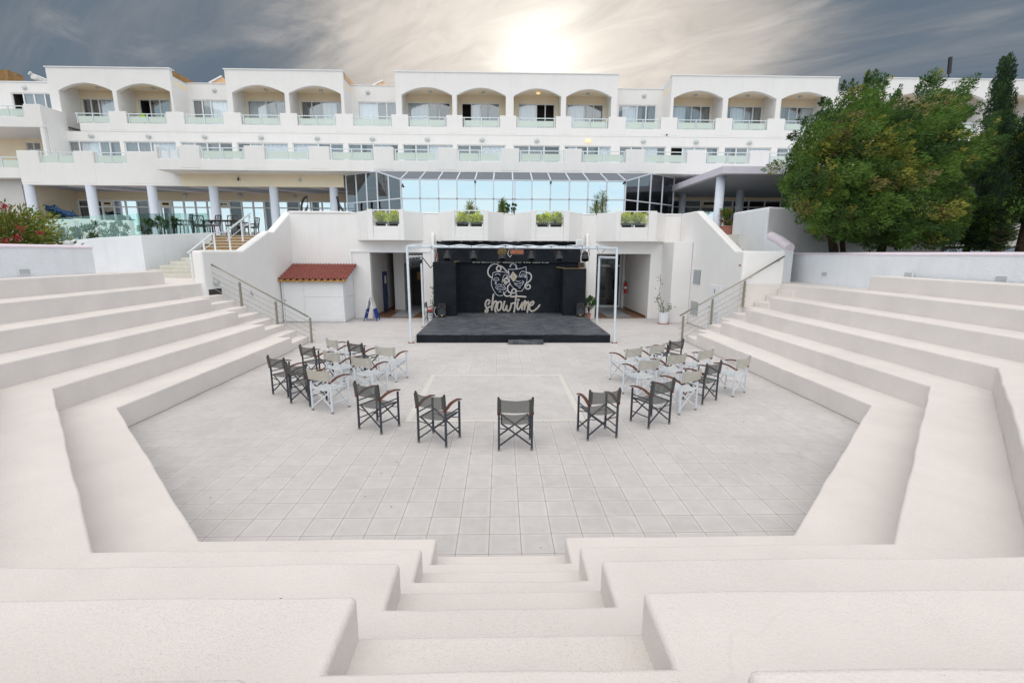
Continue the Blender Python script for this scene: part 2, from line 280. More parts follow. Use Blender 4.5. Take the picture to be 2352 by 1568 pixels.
# ------------------------------------------------------------------ helpers
class MB:
    def __init__(s): s.v = []; s.f = []; s.mi = []; s.cur = 0
    def add(s, vs, fs):
        o = len(s.v); s.v += [tuple(v) for v in vs]; s.f += [tuple(i+o for i in f) for f in fs]; s.mi += [s.cur]*len(fs); return s
    def box(s, x0, x1, y0, y1, z0, z1):
        return s.add([(x, y, z) for z in (z0, z1) for y in (y0, y1) for x in (x0, x1)], [(0, 2, 3, 1), (4, 5, 7, 6), (0, 1, 5, 4), (2, 6, 7, 3), (0, 4, 6, 2), (1, 3, 7, 5)])
    def hexa(s, b, t):        # bottom 4 and top 4 points, counter-clockwise
        return s.add(list(b)+list(t), [(3, 2, 1, 0), (4, 5, 6, 7), (0, 1, 5, 4), (1, 2, 6, 5), (2, 3, 7, 6), (3, 0, 4, 7)])
    def prism(s, poly, z0, z1):                       # plan polygon, counter-clockwise
        n = len(poly); vs = [(x, y, z0) for x, y in poly]+[(x, y, z1) for x, y in poly]
        return s.add(vs, [tuple(range(n-1, -1, -1)), tuple(range(n, 2*n))]+[(i, (i+1) % n, n+(i+1) % n, n+i) for i in range(n)])
    def xz(s, poly, y0, y1):                          # elevation polygon (x,z) extruded in y
        n = len(poly); vs = [(x, y0, z) for x, z in poly]+[(x, y1, z) for x, z in poly]
        return s.add(vs, [tuple(range(n)), tuple(range(2*n-1, n-1, -1))]+[(i, n+i, n+(i+1) % n, (i+1) % n) for i in range(n)])
    def yz(s, poly, x0, x1):
        n = len(poly); vs = [(x0, y, z) for y, z in poly]+[(x1, y, z) for y, z in poly]
        return s.add(vs, [tuple(range(n)), tuple(range(2*n-1, n-1, -1))]+[(i, n+i, n+(i+1) % n, (i+1) % n) for i in range(n)])
    def quad(s, *p): return s.add(p, [tuple(range(len(p)))])
    def tube(s, pts, r, n=8, closed=False, flat=None, caps=True):
        """swept tube; r a number or one per point; flat=(axis vector, factor) squashes the section"""
        P = [Vector(p) for p in pts]; k = len(P); rr = r if isinstance(r, (list, tuple)) else [r]*k
        vs = []; ref = None
        for i in range(k):
            a = P[(i-1) % k] if (closed or i > 0) else P[i]; b = P[(i+1) % k] if (closed or i < k-1) else P[i]
            t = (b-a); t = t.normalized() if t.length > 1e-9 else Vector((0, 0, 1))
            if flat: w = Vector(flat[0]); u = t.cross(w).normalized() if t.cross(w).length > 1e-6 else Vector((1, 0, 0)); w2 = w
            else:
                if ref is None: ref = Vector((0, 0, 1)) if abs(t.z) < 0.9 else Vector((1, 0, 0))
                u = t.cross(ref).normalized() if t.cross(ref).length > 1e-6 else t.orthogonal().normalized(); w2 = u.cross(t).normalized(); ref = w2
            for j in range(n):
                a2 = 2*math.pi*j/n; vs.append(P[i]+u*math.cos(a2)*rr[i]+w2*math.sin(a2)*(flat[1] if flat else rr[i]))
        fs = []
        for i in range(k if closed else k-1):
            for j in range(n):
                a, b = i*n+j, i*n+(j+1) % n; c, d = ((i+1) % k)*n+(j+1) % n, ((i+1) % k)*n+j; fs.append((a, b, c, d))
        if not closed and caps: fs += [tuple(range(n-1, -1, -1)), tuple(range((k-1)*n, k*n))]
        return s.add(vs, fs)
    def bar(s, a, b, w, h=None, up=(0, 0, 1)):        # rectangular bar from a to b
        a = Vector(a); b = Vector(b); t = (b-a).normalized(); h = h or w; up = Vector(up)
        if abs(t.dot(up)) > 0.98: up = Vector((0, 1, 0))
        u = t.cross(up).normalized()*w/2; v = u.cross(t).normalized()*h/2
        q = [-u-v, u-v, u+v, -u+v]
        return s.add([a+i for i in q]+[b+i for i in q], [(3, 2, 1, 0), (4, 5, 6, 7), (0, 1, 5, 4), (1, 2, 6, 5), (2, 3, 7, 6), (3, 0, 4, 7)])
    def lathe(s, c, prof, n=16, axis='z'):            # prof: (radius, height)
        vs = []
        for r, h in prof:
            for j in range(n):
                a = 2*math.pi*j/n; x, y = r*math.cos(a), r*math.sin(a)
                d = (x, y, h) if axis == 'z' else ((x, h, y) if axis == 'y' else (h, x, y)); vs.append((c[0]+d[0], c[1]+d[1], c[2]+d[2]))
        k = len(prof); fs = [(i*n+j, i*n+(j+1) % n, (i+1)*n+(j+1) % n, (i+1)*n+j) for i in range(k-1) for j in range(n)]
        if prof[0][0] > 1e-6: fs.append(tuple(range(n-1, -1, -1)))
        if prof[-1][0] > 1e-6: fs.append(tuple(range((k-1)*n, k*n)))
        return s.add(vs, fs)
    def ball(s, c, r, n=12, sq=(1, 1, 1)):
        return s.lathe((0, 0, 0), [(r*math.sin(math.pi*i/n), -r*math.cos(math.pi*i/n)) for i in range(n+1)], n) and s._shift(c, sq, (n+1)*n)
    def _shift(s, c, sq, k):
        for i in range(len(s.v)-k, len(s.v)): s.v[i] = tuple(s.v[i][a]*sq[a]+c[a] for a in range(3))
        return s
    def build(s, name, mats, parent=None, smooth=False, bevel=0, seg=2, base=None, norm=True):
        me = bpy.data.meshes.new(name); me.from_pydata(s.v, [], s.f)
        for k in (mats if isinstance(mats, (list, tuple)) else [mats]): me.materials.append(MW[k] if isinstance(k, str) else k)
        if max(s.mi, default=0) > 0: me.polygons.foreach_set('material_index', s.mi)
        if norm:
            import bmesh
            b = bmesh.new(); b.from_mesh(me); bmesh.ops.recalc_face_normals(b, faces=b.faces); b.to_mesh(me); b.free()
        if smooth: me.polygons.foreach_set('use_smooth', [True]*len(me.polygons))
        o = bpy.data.objects.new(name, me); COL.objects.link(o)
        if parent is not None:
            o.parent = parent; p = parent; off = Vector((0, 0, 0))
            while p is not None: off += p.location; p = p.parent
            o.location = -off
        elif base is not None:
            me.transform(Matrix.Translation(-Vector(base))); o.location = base
        if bevel:
            md = o.modifiers.new('bevel', 'BEVEL'); md.width = bevel; md.segments = seg; md.limit_method = 'ANGLE'; md.angle_limit = math.radians(40); md.use_clamp_overlap = True
            if smooth or seg > 1:
                me.polygons.foreach_set('use_smooth', [True]*len(me.polygons)); wn = o.modifiers.new('wn', 'WEIGHTED_NORMAL'); wn.keep_sharp = False
        return o
def tag(o, label=None, cat=None, group=None, kind=None):
    for k, v in (('label', label), ('category', cat), ('group', group), ('kind', kind)):
        if v: o[k] = v
    return o
def thing(name, label, cat, loc, group=None):
    o = bpy.data.objects.new(name, None); COL.objects.link(o); o.location = loc; o.empty_display_size = 0.2
    return tag(o, label, cat, group)
def dup(root, loc, rz, label, group=None):
    def cp(o, par):
        c = o.copy(); COL.objects.link(c)
        if par is not None: c.parent = par; c.matrix_parent_inverse = o.matrix_parent_inverse.copy()
        for ch in [q for q in KIDS.get(o.name, [])]: cp(ch, c)
        return c
    r = cp(root, None); r.location = loc; r.rotation_euler = (0, 0, rz); r['label'] = label
    if group: r['group'] = group
    return r
KIDS = {}
def index_kids():
    KIDS.clear()
    for o in COL.objects:
        if o.parent: KIDS.setdefault(o.parent.name, []).append(o)

# ------------------------------------------------------------------ ground and plaza
g = MB(); g.quad((-900, -900, -0.06), (900, -900, -0.06), (900, 900, -0.06), (-900, 900, -0.06)); tag(g.build('ground', 'soil'), kind='structure')
g = MB(); g.quad((-9.9, 3.2, 0), (8.9, 3.2, 0), (8.9, 22.24, 0), (-9.9, 22.24, 0)); tag(g.build('plaza_floor', 'tile'), kind='structure')
g = MB()   # pale stone frame round the diagonal tiles and the pale strips beside the stage
zf = 0.004
for a in ((-1.80, -1.69, 8.22, 11.63), (1.48, 1.59, 8.22, 11.63), (-1.69, 1.48, 8.22, 8.315), (-1.69, 1.48, 11.53, 11.63),
          (-5.7, -2.98, 19.19, 19.28), (3.87, 5.99, 19.22, 19.31), (-5.72, -2.98, 17.09, 17.18), (3.87, 6.05, 17.09, 17.18), (-3.24, -3.13, 16.05, 19.2), (3.93, 4.04, 16.05, 19.2)):
    g.quad((a[0], a[2], zf), (a[1], a[2], zf), (a[1], a[3], zf), (a[0], a[3], zf))
tag(g.build('paving_band', 'pale'), kind='structure')
g = MB(); g.quad((-1.69, 8.315, zf), (1.48, 8.315, zf), (1.48, 11.53, zf), (-1.69, 11.53, zf)); tag(g.build('diagonal_paving', 'dtile'), kind='structure')
g = MB()
for i in range(60):
    x, y = random.uniform(-5, 5), random.uniform(4.2, 13); r = random.uniform(0.003, 0.008); a = random.uniform(0, 3)
    g.tube([(x, y, 0.004), (x+r*2*math.cos(a), y+r*2*math.sin(a), 0.007)], r*0.5, 5)
for (x, y, zz_) in ((-1.6, 2.9, .857), (1.9, 3.6, .442), (-1.2, 2.2, 1.267), (.2, 3.0, .66), (-2.4, 1.9, 1.27), (1.3, 3.4, .442)):
    g.tube([(x, y, zz_+.003), (x+.018, y+.01, zz_+.006)], 0.0035, 5)
tag(g.build('leaf_litter', 'dirt'), 'small dark crumbs of leaf litter scattered over the tiles', 'leaf litter', kind='stuff')

# ------------------------------------------------------------------ amphitheatre seating
ZT = [0, .44, .855, 1.265, 1.675, 2.09, 2.50]
XS = [0, 6.68, 7.49, 8.30, 9.11, 9.92, 10.73, 11.35]
YF = [0, 3.98, 3.235, 2.51, 1.743, .97, .20, -.55]
DG = [0, 1.15, .12, -.98, -2.05, -3.13, -4.2, -5.0]                 # diagonal: y = x + DG
ENDL = [0, 14.65, 14.65, 14.67, 14.7, 19.0, 15.1]
ENDR = [0, 15.38, 15.38, 15.40, 15.45, 18.2, 13.3]
NW = 0.61
amphi = thing('amphitheatre', 'pinkish white stepped seating wrapped round three sides of the tiled stage floor', 'amphitheatre', (0, 0, 0))
def tier(k):
    xo = XS[k+1]+.02; yo = YF[k+1]-.02; do = DG[k+1]-.02
    el, er = ENDL[k], ENDR[k]
    inner = [(-XS[k], el), (-XS[k], XS[k]+DG[k]), (-(YF[k]-DG[k]), YF[k]), (-NW, YF[k]), (-NW, YF[k]-.37), (NW, YF[k]-.37), (NW, YF[k]), (YF[k]-DG[k], YF[k]), (XS[k], XS[k]+DG[k]), (XS[k], er)]
    outer = [(xo, er), (xo, xo+do), (yo-do, yo), (-(yo-do), yo), (-xo, xo+do), (-xo, el)]
    if k == 5:    # the upper walkway, wider at its far ends
        outer = [(11.4, er), (11.4, 13.0), (xo, 13.0)] + outer[1:5] + [(-xo, 14.9), (-14.2, 14.9), (-14.2, el)]
    def wavy(pts):                                   # hand-trowelled edges: long runs wander by a few millimetres
        o = [pts[0]]
        for (x0, y0), (x1, y1) in zip(pts, pts[1:]):
            ln = math.hypot(x1-x0, y1-y0); n = int(ln/.22); nx, ny = -(y1-y0)/ln, (x1-x0)/ln
            for i in range(1, n):
                f = i/n; s_ = f*ln; w_ = (.006*math.sin(s_*2.3+k*1.7+x0)+.004*math.sin(s_*6.1+k+y0)+random.uniform(-.0025, .0025))*min(1, 6*f, 6*(1-f)); o.append((x0+(x1-x0)*f+nx*w_, y0+(y1-y0)*f+ny*w_))
            o.append((x1, y1))
        return o
    inner = wavy(inner)
    b = MB(); b.prism(list(reversed(inner+outer)), 0 if k < 6 else 0.1, ZT[k])
    b.build('seating_tier', 'tier', amphi, bevel=.028, seg=3)
for k in range(1, 7): tier(k)
for k in range(1, 6):
    b = MB(); b.box(-NW-.03, NW+.03, YF[k]-.38, YF[k]+(.04 if k == 1 else -.005), 0 if k == 1 else ZT[k-1]-.05, (ZT[k]+ZT[k-1])/2); b.build('centre_step', 'tier', amphi, bevel=.022, seg=3)
def sidestairs(s, y0, y1, x0):
    b = MB(); hs = [ZT[(j+1)//2] if j % 2 else (ZT[j//2]+ZT[j//2+1])/2 for j in range(0, 10)]
    xs = [x0+.395*j for j in range(11)]
    poly = [(xs[0], 0)]
    for j in range(9): poly += [(xs[j], hs[j]), (xs[j+1], hs[j])]
    poly += [(xs[9], 0)]
    b.xz([(s*x, z) for x, z in poly], y0, y1); b.build('side_stairs', 'tier', amphi, bevel=.018, seg=2)
sidestairs(-1, 14.64, 16.08, 6.74); sidestairs(1, 15.37, 16.23, 6.66)
b = MB(); b.box(-14.2, -10.28, 14.6, 16.1, 0, 2.087); b.box(-14.39, -14.2, 13.45, 19.2, 0, 2.086); b.box(-14.2, -11.0, 13.43, 14.6, 0, 2.04); b.build('landing', 'tier', amphi)
b = MB(); b.prism([(-14.41, 16.2), (-14.41, 19.3), (-22, 18.5), (-24, 18.0)], 0, 2.0); b.build('landing', 'tier', amphi)

# ------------------------------------------------------------------ retaining walls at the sides
def wall(name, label, pts, th, z0, zt, m='stucco', cap=None, bevel=.05, cat='wall'):
    """plan polyline pts with per-point top heights zt, thickness th to the left of the direction of travel"""
    b = MB(); n = len(pts); P = [Vector((*p, 0)) for p in pts]; off = []
    for i in range(n):
        d = ((P[min(i+1, n-1)]-P[i]).normalized()+(P[i]-P[max(i-1, 0)]).normalized()).normalized(); off.append(P[i]+Vector((-d.y, d.x, 0))*th)
    zt = zt if isinstance(zt, (list, tuple)) else [zt]*n
    vs = []
    for i in range(n): vs += [(P[i].x, P[i].y, z0), (P[i].x, P[i].y, zt[i]), (off[i].x, off[i].y, zt[i]), (off[i].x, off[i].y, z0)]
    fs = [(i*4+j, i*4+4+j, i*4+4+(j+1) % 4, i*4+(j+1) % 4) for i in range(n-1) for j in range(4)]+[(3, 2, 1, 0), tuple(range((n-1)*4, n*4))]
    b.add(vs, fs); base = (*pts[0], z0)
    if cap:
        t = thing(name, label, cat, base); b.build('wall_body', m, t, bevel=bevel, seg=3)
        c = MB(); vs = []
        for i in range(n):
            a = P[i].lerp(off[i], -.06); e = P[i].lerp(off[i], 1.06); mid = P[i].lerp(off[i], .5)
            for q, h in ((a, -.035), (a, .005), (P[i].lerp(off[i], .15), .04), (mid, .055), (P[i].lerp(off[i], .85), .04), (e, .005), (e, -.035)): vs.append((q.x, q.y, zt[i]+h))
        k = 7; fs = [(i*k+j, (i+1)*k+j, (i+1)*k+(j+1) % k, i*k+(j+1) % k) for i in range(n-1) for j in range(k)]+[tuple(range(k-1, -1, -1)), tuple(range((n-1)*k, n*k))]
        c.add(vs, fs); c.build('coping', cap, t, smooth=False); return t
    return tag(b.build(name, m, bevel=bevel, seg=3, base=base), label, cat)
rw = wall('retaining_wall', 'long white stucco wall with a lilac coping below the cypress trees', [(4.6, -.6), (11.4, 6.2), (11.42, 9.0), (11.5, 12.3), (11.13, 14.0), (11.13, 18.2)][::-1], .32, 1.5, 3.12, cap='lilac')
lw = wall('garden_wall', 'low white stucco wall with a lilac coping under the red flowered bush', [(-4.6, -.6), (-11.38, 6.2), (-11.38, 13.40)], .32, 1.5, 3.21, cap='lilac')
def steplight(par, px, X, w=.3, h=.17):
    p = gx(px, X); b = MB(); b.box(X-.015 if X > 0 else X, X if X > 0 else X+.015, p.y-w/2, p.y+w/2, p.z-h/2, p.z+h/2); s = -1 if X > 0 else 1
    b.build('step_light', 'alu', par, bevel=.006, seg=1); c = MB()
    for i in range(4):
        z = p.z-h/2+.03+i*(h-.05)/4; c.box(X-.022 if X > 0 else X+.016, X-.016 if X > 0 else X+.022, p.y-w/2+.03, p.y+w/2-.03, z, z+.018)
    c.build('light_louvre', 'shutter', par)
for q in ((2095, 818), (1262, 782), (508, 775)): steplight(rw, R5(*q), 11.46 if q[0] == 2095 else (11.36 if q[0] == 1262 else 11.12))
steplight(lw, L1(215, 753), -11.375)
# soil behind the low walls
b = MB(); b.prism([(11.95, 6.3), (30, 6.3), (30, 27), (12.6, 27), (12.6, 19.0), (11.47, 18.3), (11.47, 14.3), (11.95, 12.2)], 0, 2.75); tag(b.build('garden_bed', 'soil'), kind='structure')
b = MB(); b.prism([(-30, 6.3), (-11.73, 6.3), (-11.73, 13.3), (-14.4, 13.4), (-14.4, 16.0), (-30, 22)], 0, 2.8); tag(b.build('garden_soil', 'soil'), kind='structure')

# stair wall on the left: runs back from the landing, stepped and sloped top
XL = -9.78
b = MB(); b.yz([(15.58, 0), (15.58, 3.14), (18.05, 3.15), (20.2, 3.97), (20.62, 3.96), (22.45, 4.95), (22.45, 0)], XL-.34, XL)
lsw = thing('stair_wall', 'tall white wall with stepped sloping top beside the ochre stairs and red roofed shed', 'wall', (XL-.16, 15.6, 0))
b.build('wall_body', 'white', lsw, bevel=.07, seg=4)
b = MB(); p = gx(L2(237, 950), XL); b.box(XL+.002, XL+.012, p.y-.11, p.y+.11, p.z-.15, p.z+.15); b.build('notice_plate', 'paper', lsw)
b = MB(); b.tube([(XL+.016, p.y-.05, p.z+.06), (XL+.016, p.y-.03, p.z-.02), (XL+.016, p.y+.03, p.z-.02), (XL+.016, p.y+.06, p.z-.09)], .012, 6); b.ball((XL+.018, p.y-.05, p.z+.09), .017, 6); b.build('pictogram', 'blackm', lsw)
p = gx(L1(1930, 845), XL); b = MB(); b.ball((XL+.06, p.y, p.z), .14, 10, (.55, 1, .75)); b.build('bulkhead_lamp', 'lampglass', lsw, smooth=True)
b = MB(); p = gx(L1(1850, 925), XL); b.box(XL+.001, XL+.03, p.y, p.y+.85, 0, p.z+.1); b.build('door_frame', 'alu', lsw)
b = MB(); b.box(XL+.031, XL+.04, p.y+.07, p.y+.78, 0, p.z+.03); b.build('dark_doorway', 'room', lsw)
# right stair wall
XR = 8.5
rsw = thing('side_wall', 'tall white wall with sloping top, vent grilles and a spotted door beside the right stairs', 'wall', (XR+.16, 16.25, 0))
b = MB(); b.yz([(16.25, 0), (16.25, 3.21), (16.9, 3.23), (20.55, 4.93), (22.3, 4.96), (22.3, 0)], XR, XR+.32)
b.build('wall_body', 'white', rsw, bevel=.07, seg=4)
b = MB(); b.box(XR+.25, 9.98, 16.245, 16.56, 1.2, 3.213); b.build('end_wall', 'white', rsw, bevel=.06, seg=4)
b = MB(); b.box(XR-.02, 9.95, 16.24, 16.30, 0, 2.075); b.build('stair_plinth', 'tier', rsw)
def vent(a, c):
    p, q = gx(R4(*a), XR), gx(R4(*c), XR); y0, y1, z0, z1 = min(p.y, q.y), max(p.y, q.y), q.z, p.z
    b = MB(); X = XR-.012; b.box(X, XR, y0, y1, z0, z1); b.build('vent_frame', 'alu', rsw)
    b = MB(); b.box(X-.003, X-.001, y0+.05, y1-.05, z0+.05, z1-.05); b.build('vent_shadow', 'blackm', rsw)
    b = MB(); k = 19
    for i in range(k):
        z = z0+.06+(z1-z0-.12)*i/k; b.add([(X-.004, y0+.05, z+.03), (X-.004, y1-.05, z+.03), (X-.022, y1-.05, z), (X-.022, y0+.05, z), (X-.004, y0+.05, z+.012), (X-.004, y1-.05, z+.012)], [(0, 1, 2, 3), (3, 2, 5, 4)])
    b.build('vent_slats', 'shutter', rsw)
vent((1066, 725), (1125, 882)); vent((1040, 1002), (1100, 1165))
p, q = gx(R4(1213, 868), XR), gx(R4(1325, 880), XR); y0, y1, zt = q.y, p.y, p.z
b = MB(); b.box(XR-.03, XR, y0, y1, 0, zt); b.build('door_frame', 'alu', rsw, bevel=.01, seg=1)
dr = MB(); dr.box(XR-.045, XR-.031, y0+.09, y1-.09, 0, zt-.1); dro = dr.build('door', 'alu', rsw)
b = MB()
for i in range(9):
    for j in range(11):
        yy = y0+.13+(y1-y0-.26)*(i+(.5 if j % 2 else 0))/8.6; zz_ = .06+j*.075
        if yy < y1-.11: b.lathe((XR-.048, yy, zz_), [(.017, 0), (.017, .004)], 8, 'x')
b.build('dots', 'blackm', dro)
b = MB(); b.box(XR-.06, XR-.046, (y0+y1)/2-.012, (y0+y1)/2+.012, zt-.3, zt-.14); b.tube([(XR-.075, y1-.14, 1.0), (XR-.075, y1-.30, 1.0)], .014, 6); b.build('handle', 'blackm', dro)
b = MB(); b.lathe((XR-.05, gx(R4(1483, 697), XR).y, gx(R4(1483, 697), XR).z), [(.03, 0), (.025, .05)], 8, 'x'); b.build('pipe_stub', 'rust', rsw)
# upper wall right of the right stairs
A0 = gy(R4(1418, 225), 21.7); A1 = gy(R4(1740, 170), 18.0); b = MB()
b.hexa([(A0.x, A0.y, 1.9), (A1.x, A1.y, 1.9), (A1.x+.35, A1.y+.15, 1.9), (A0.x+.35, A0.y+.15, 1.9)], [(A0.x, A0.y, A0.z), (A1.x, A1.y, A1.z), (A1.x+.35, A1.y+.15, A1.z), (A0.x+.35, A0.y+.15, A0.z)])
uw = thing('upper_wall', 'rough white wall standing above the right stairs, half hidden by the big cypress', 'wall', (A0.x, A0.y, 1.9)); b.build('wall_body', 'stucco', uw, bevel=.1, seg=4)
b = MB(); b.hexa([(A1.x+.02, A1.y+.03, 1.9), (19.5, A1.y+2.2, 1.9), (19.5, A1.y+2.55, 1.9), (A1.x+.02, A1.y+.4, 1.9)], [(A1.x+.02, A1.y+.03, A1.z-.01), (19.5, A1.y+2.2, A1.z-.1), (19.5, A1.y+2.55, A1.z-.1), (A1.x+.02, A1.y+.4, A1.z-.01)]); b.build('return_wall', 'stucco', uw, bevel=.08, seg=3)
c0 = gy(R4(1765, 445), 17.95); c1 = gy(R4(1925, 548), 16.9)
b = MB(); b.tube([c0+(c0-c1)*.35+Vector((.16, 0, -.12)), c0, c0.lerp(c1, .5)+Vector((0, 0, .03)), c1], .20, 16); b.build('sloping_coping', 'lilac', uw, bevel=.03, seg=2)
b = MB(); q0 = (c0.x-.19, c0.y+.1); q1 = (c1.x-.19, c1.y+.01)
b.hexa([(*q0, 1.9), (*q1, 1.9), (q1[0]+.38, q1[1]+.05, 1.9), (q0[0]+.38, q0[1]+.05, 1.9)], [(*q0, c0.z), (*q1, c1.z), (q1[0]+.38, q1[1]+.05, c1.z), (q0[0]+.38, q0[1]+.05, c0.z)]); b.build('coping_base', 'stucco', uw)
# right stairs
rs = MB(); n = 9
for i in range(n): rs.box(8.83, 10.62, 18.0+i*.42, 24, 2.09+i*.207, 2.09+(i+1)*.207-.001)
tag(rs.build('stone_stairs', 'stone', bevel=.012, seg=1, base=(10, 18.0, 2.09)), 'pale stone stairs climbing behind the right side wall to the flower pot', 'stairs')
# left stairs: pale stone flight then ochre flight
ls = MB()
for i in range(7): ls.box(-14.35+.24*i, -10.13, 18.7+i*.30, 21.6, 2.09+i*.155, 2.09+(i+1)*.155-.001)
tag(ls.build('stone_stairs', 'stone', bevel=.012, seg=1, base=(-12, 18.9, 2.09)), 'pale stone stairs at left behind the top seating tier', 'stairs')
os_ = thing('ochre_stairs', 'ochre stairs with white nosings climbing left of the tall stair wall', 'stairs', (-12.5, 21.6, 3))
for i in range(6):
    b = MB(); b.box(-13.6-.34*i, -10.13, 21.6+i*.62, 25.4, 2.0, 3.05+(i+1)*.15-.03); b.build('riser', 'ochst', os_)
    b = MB(); b.box(-13.62-.34*i, -10.128, 21.57+i*.62, 25.4, 3.05+(i+1)*.15-.03, 3.05+(i+1)*.15-.002); b.build('nosing', 'stone', os_)

# ------------------------------------------------------------------ upper terrace slab and left glass balustrade
TZ = 3.95
b = MB(); b.prism([(-32, 24.2), (-15.75, 24.2), (-16.0, 25.4), (-9.98, 25.4), (-9.98, 22.5), (8.75, 22.5), (8.75, 20.7), (12.5, 20.7), (12.5, 24), (32, 24), (32, 33), (-32, 33)], 3.55, TZ)
tag(b.build('terrace', 'pale'), kind='structure')
b = MB(); b.prism([(-32, 17.9), (-22, 17.9), (-14.9, 19.6), (-15.75, 24.19), (-32, 24.19)], 1.9, 3.36); tag(b.build('upper_garden_bed', 'soil'), kind='structure')
gp = [(L1(-30, 520), 17.6, L1(-30, 330)), (L1(330, 505), 18.2, L1(330, 292)), (L1(870, 450), 19.0, L1(870, 250)), (L1(1262, 428), 19.3, L1(1262, 232)), (L1(1895, 405), 23.6, L1(1885, 232))]
pw = [gy(a, Y) for a, Y, _ in gp]; tw = [gy(c, Y) for _, Y, c in gp]
gw = wall('balustrade_wall', 'white curved wall carrying the greenish glass balustrade at left', [(p.x, p.y) for p in pw], .26, 1.9, [p.z for p in pw], bevel=.02)
for i in range(1, 4):
    if i == 3: segs = [(0, .30), (.31, .62), (.63, 1)]
    else: segs = [(0, 1)]
    for a, c in segs:
        q0 = pw[i].lerp(pw[i+1], a); q1 = pw[i].lerp(pw[i+1], c); t0 = tw[i].lerp(tw[i+1], a); t1 = tw[i].lerp(tw[i+1], c); d = (q1-q0).normalized()*.012
        n_ = Vector((-d.y, d.x, 0)).normalized(); q0 = q0+d; q1 = q1-d; b = MB(); e = n_*.07; f_ = n_*.085
        b.hexa([q0+e, q1+e, q1+f_, q0+f_], [Vector((q0.x, q0.y, t0.z))+e, Vector((q1.x, q1.y, t1.z))+e, Vector((q1.x, q1.y, t1.z))+f_, Vector((q0.x, q0.y, t0.z))+f_])
        lab = ['greenish glass balustrade panel nearest the red flowered bush', 'greenish glass balustrade panel left of the wall crease', 'greenish glass balustrade panel just right of the wall crease', 'middle glass balustrade panel between crease and ochre stairs', 'last glass balustrade panel beside the ochre stairs handrail'][(i-1) if i < 3 else 2+segs.index((a, c))]
        tag(b.build('glass_panel', 'clear', base=q0), lab, 'glass panel', 'glass balustrade panels')

# ------------------------------------------------------------------ stage-side terrace building
WY = 22.25
tb = thing('terrace_building', 'low white building behind the stage with four angled parapet bays and two passages', 'building', (0.5, WY, 0))
b = MB()
OPL = (-6.185, -3.70, 3.10); OPR = (4.55, 7.14, 3.09)
for x0, x1, z0, z1 in ((-9.8, OPL[0], 0, 4.86), (OPL[1], OPR[0], 0, 3.09), (OPL[0], OPL[1], 3.10, 4.86), (OPL[1], OPR[0], 3.09, 4.86), (OPR[0], OPR[1], 3.09, 4.86), (OPR[1], 8.5, 0, 4.86)):
    b.box(x0, x1, WY, WY+.3, z0, z1)
b.build('wall', 'white', tb)
for a_ in ((-9.8, -7.0, 4.97), (7.6, 8.5, 4.95)): b = MB(); b.box(a_[0], a_[1], WY-.04, WY+.34, 4.862, a_[2]); b.build('parapet_cap', 'white', tb, bevel=.04, seg=3)
b = MB(); b.hexa([(7.64, 20.66, 0), (8.49, 20.66, 0), (8.49, WY, 0), (7.70, WY, 0)], [(7.64, 20.66, 3.63), (8.49, 20.66, 3.63), (8.49, WY, 3.63), (7.70, WY, 3.63)]); b.build('corner_pier', 'white', tb, bevel=.02)
b = MB(); b.box(-7.13, -3.345, WY-.05, WY-.001, 3.115, 3.205); b.box(-7.13, -7.02, WY-.05, WY-.001, 2.2, 3.114); b.build('shutter_housing', 'alu', tb, bevel=.01, seg=1)
# bays
def bay(x0, x1, notch):
    yb, yf, s = WY, WY-.85, .71; zb, zt = 3.645, 5.0
    b = MB(); th = .16
    n0, n1 = notch
    # outer shell pieces: left slope, left front, sill, right front, right slope
    zs = 4.27
    b.prism([(x0-s, yb), (x0, yf), (x0, yf+th+.05), (x0-s+.2, yb)], zb, zt-.06)
    b.prism([(x0, yf), (n0, yf), (n0, yf+th), (x0, yf+th)], zb, zt)
    b.prism([(n0, yf+.035), (n1, yf+.035), (n1, yf+th), (n0, yf+th)], zb+.24, zs)
    b.prism([(n0, yf), (n1, yf), (n1, yf+th), (n0, yf+th)], zb, zb+.238)
    b.prism([(n1, yf), (x1, yf), (x1, yf+th), (n1, yf+th)], zb, zt)
    b.prism([(x1, yf), (x1+s, yb), (x1+s-.2, yb), (x1, yf+th+.05)], zb, zt-.06)
    b.prism([(x0-s+.02, yb-.001), (x0+.005, yf+.02), (x1-.005, yf+.02), (x1+s-.02, yb-.001)], zb+.004, zb+.1)
    o = b.build('parapet_bay', 'white', tb, bevel=.018, seg=2)
    r = MB(); Y = yf+.09
    r.bar((n0, Y, zt-.03), (n1, Y, zt-.03), .045)
    for x in (n0+.04, (n0+n1)/2, n1-.04): r.bar((x, Y, zt-.03), (x, Y, zt-.12), .04); r.bar((x, Y, zs), (x, Y, zs+.1), .05)
    r.build('bay_rail', 'alu', o)
    gl = MB(); gl.box(n0+.02, n1-.02, Y-.006, Y+.006, zs+.1, zt-.12); gl.build('glass_pane', 'plain', o)
BAYS = [(-5.99, -4.35, (-5.74, -4.56)), (-2.22, -.58, (-2.08, -.80)), (1.34, 3.09, (1.57, 2.83)), (5.19, 7.05, (5.41, 6.69))]
for a in BAYS: bay(*a)
for x0, x1 in ((-7.0, -6.75), (-3.62, -2.95), (.15, .6), (3.83, 4.45), (7.78, 7.9)): b = MB(); b.box(x0, x1, WY-.02, WY+.32, 4.862, 4.93); b.build('parapet_link', 'white', tb, bevel=.03, seg=3)
for x in (-3.19, 4.06):
    b = MB(); b.tube([(x, WY-.08, 0), (x, WY-.08, 3.9), (x, WY+.05, 4.0)], .085, 12); b.build('downpipe', 'white', tb, smooth=True)
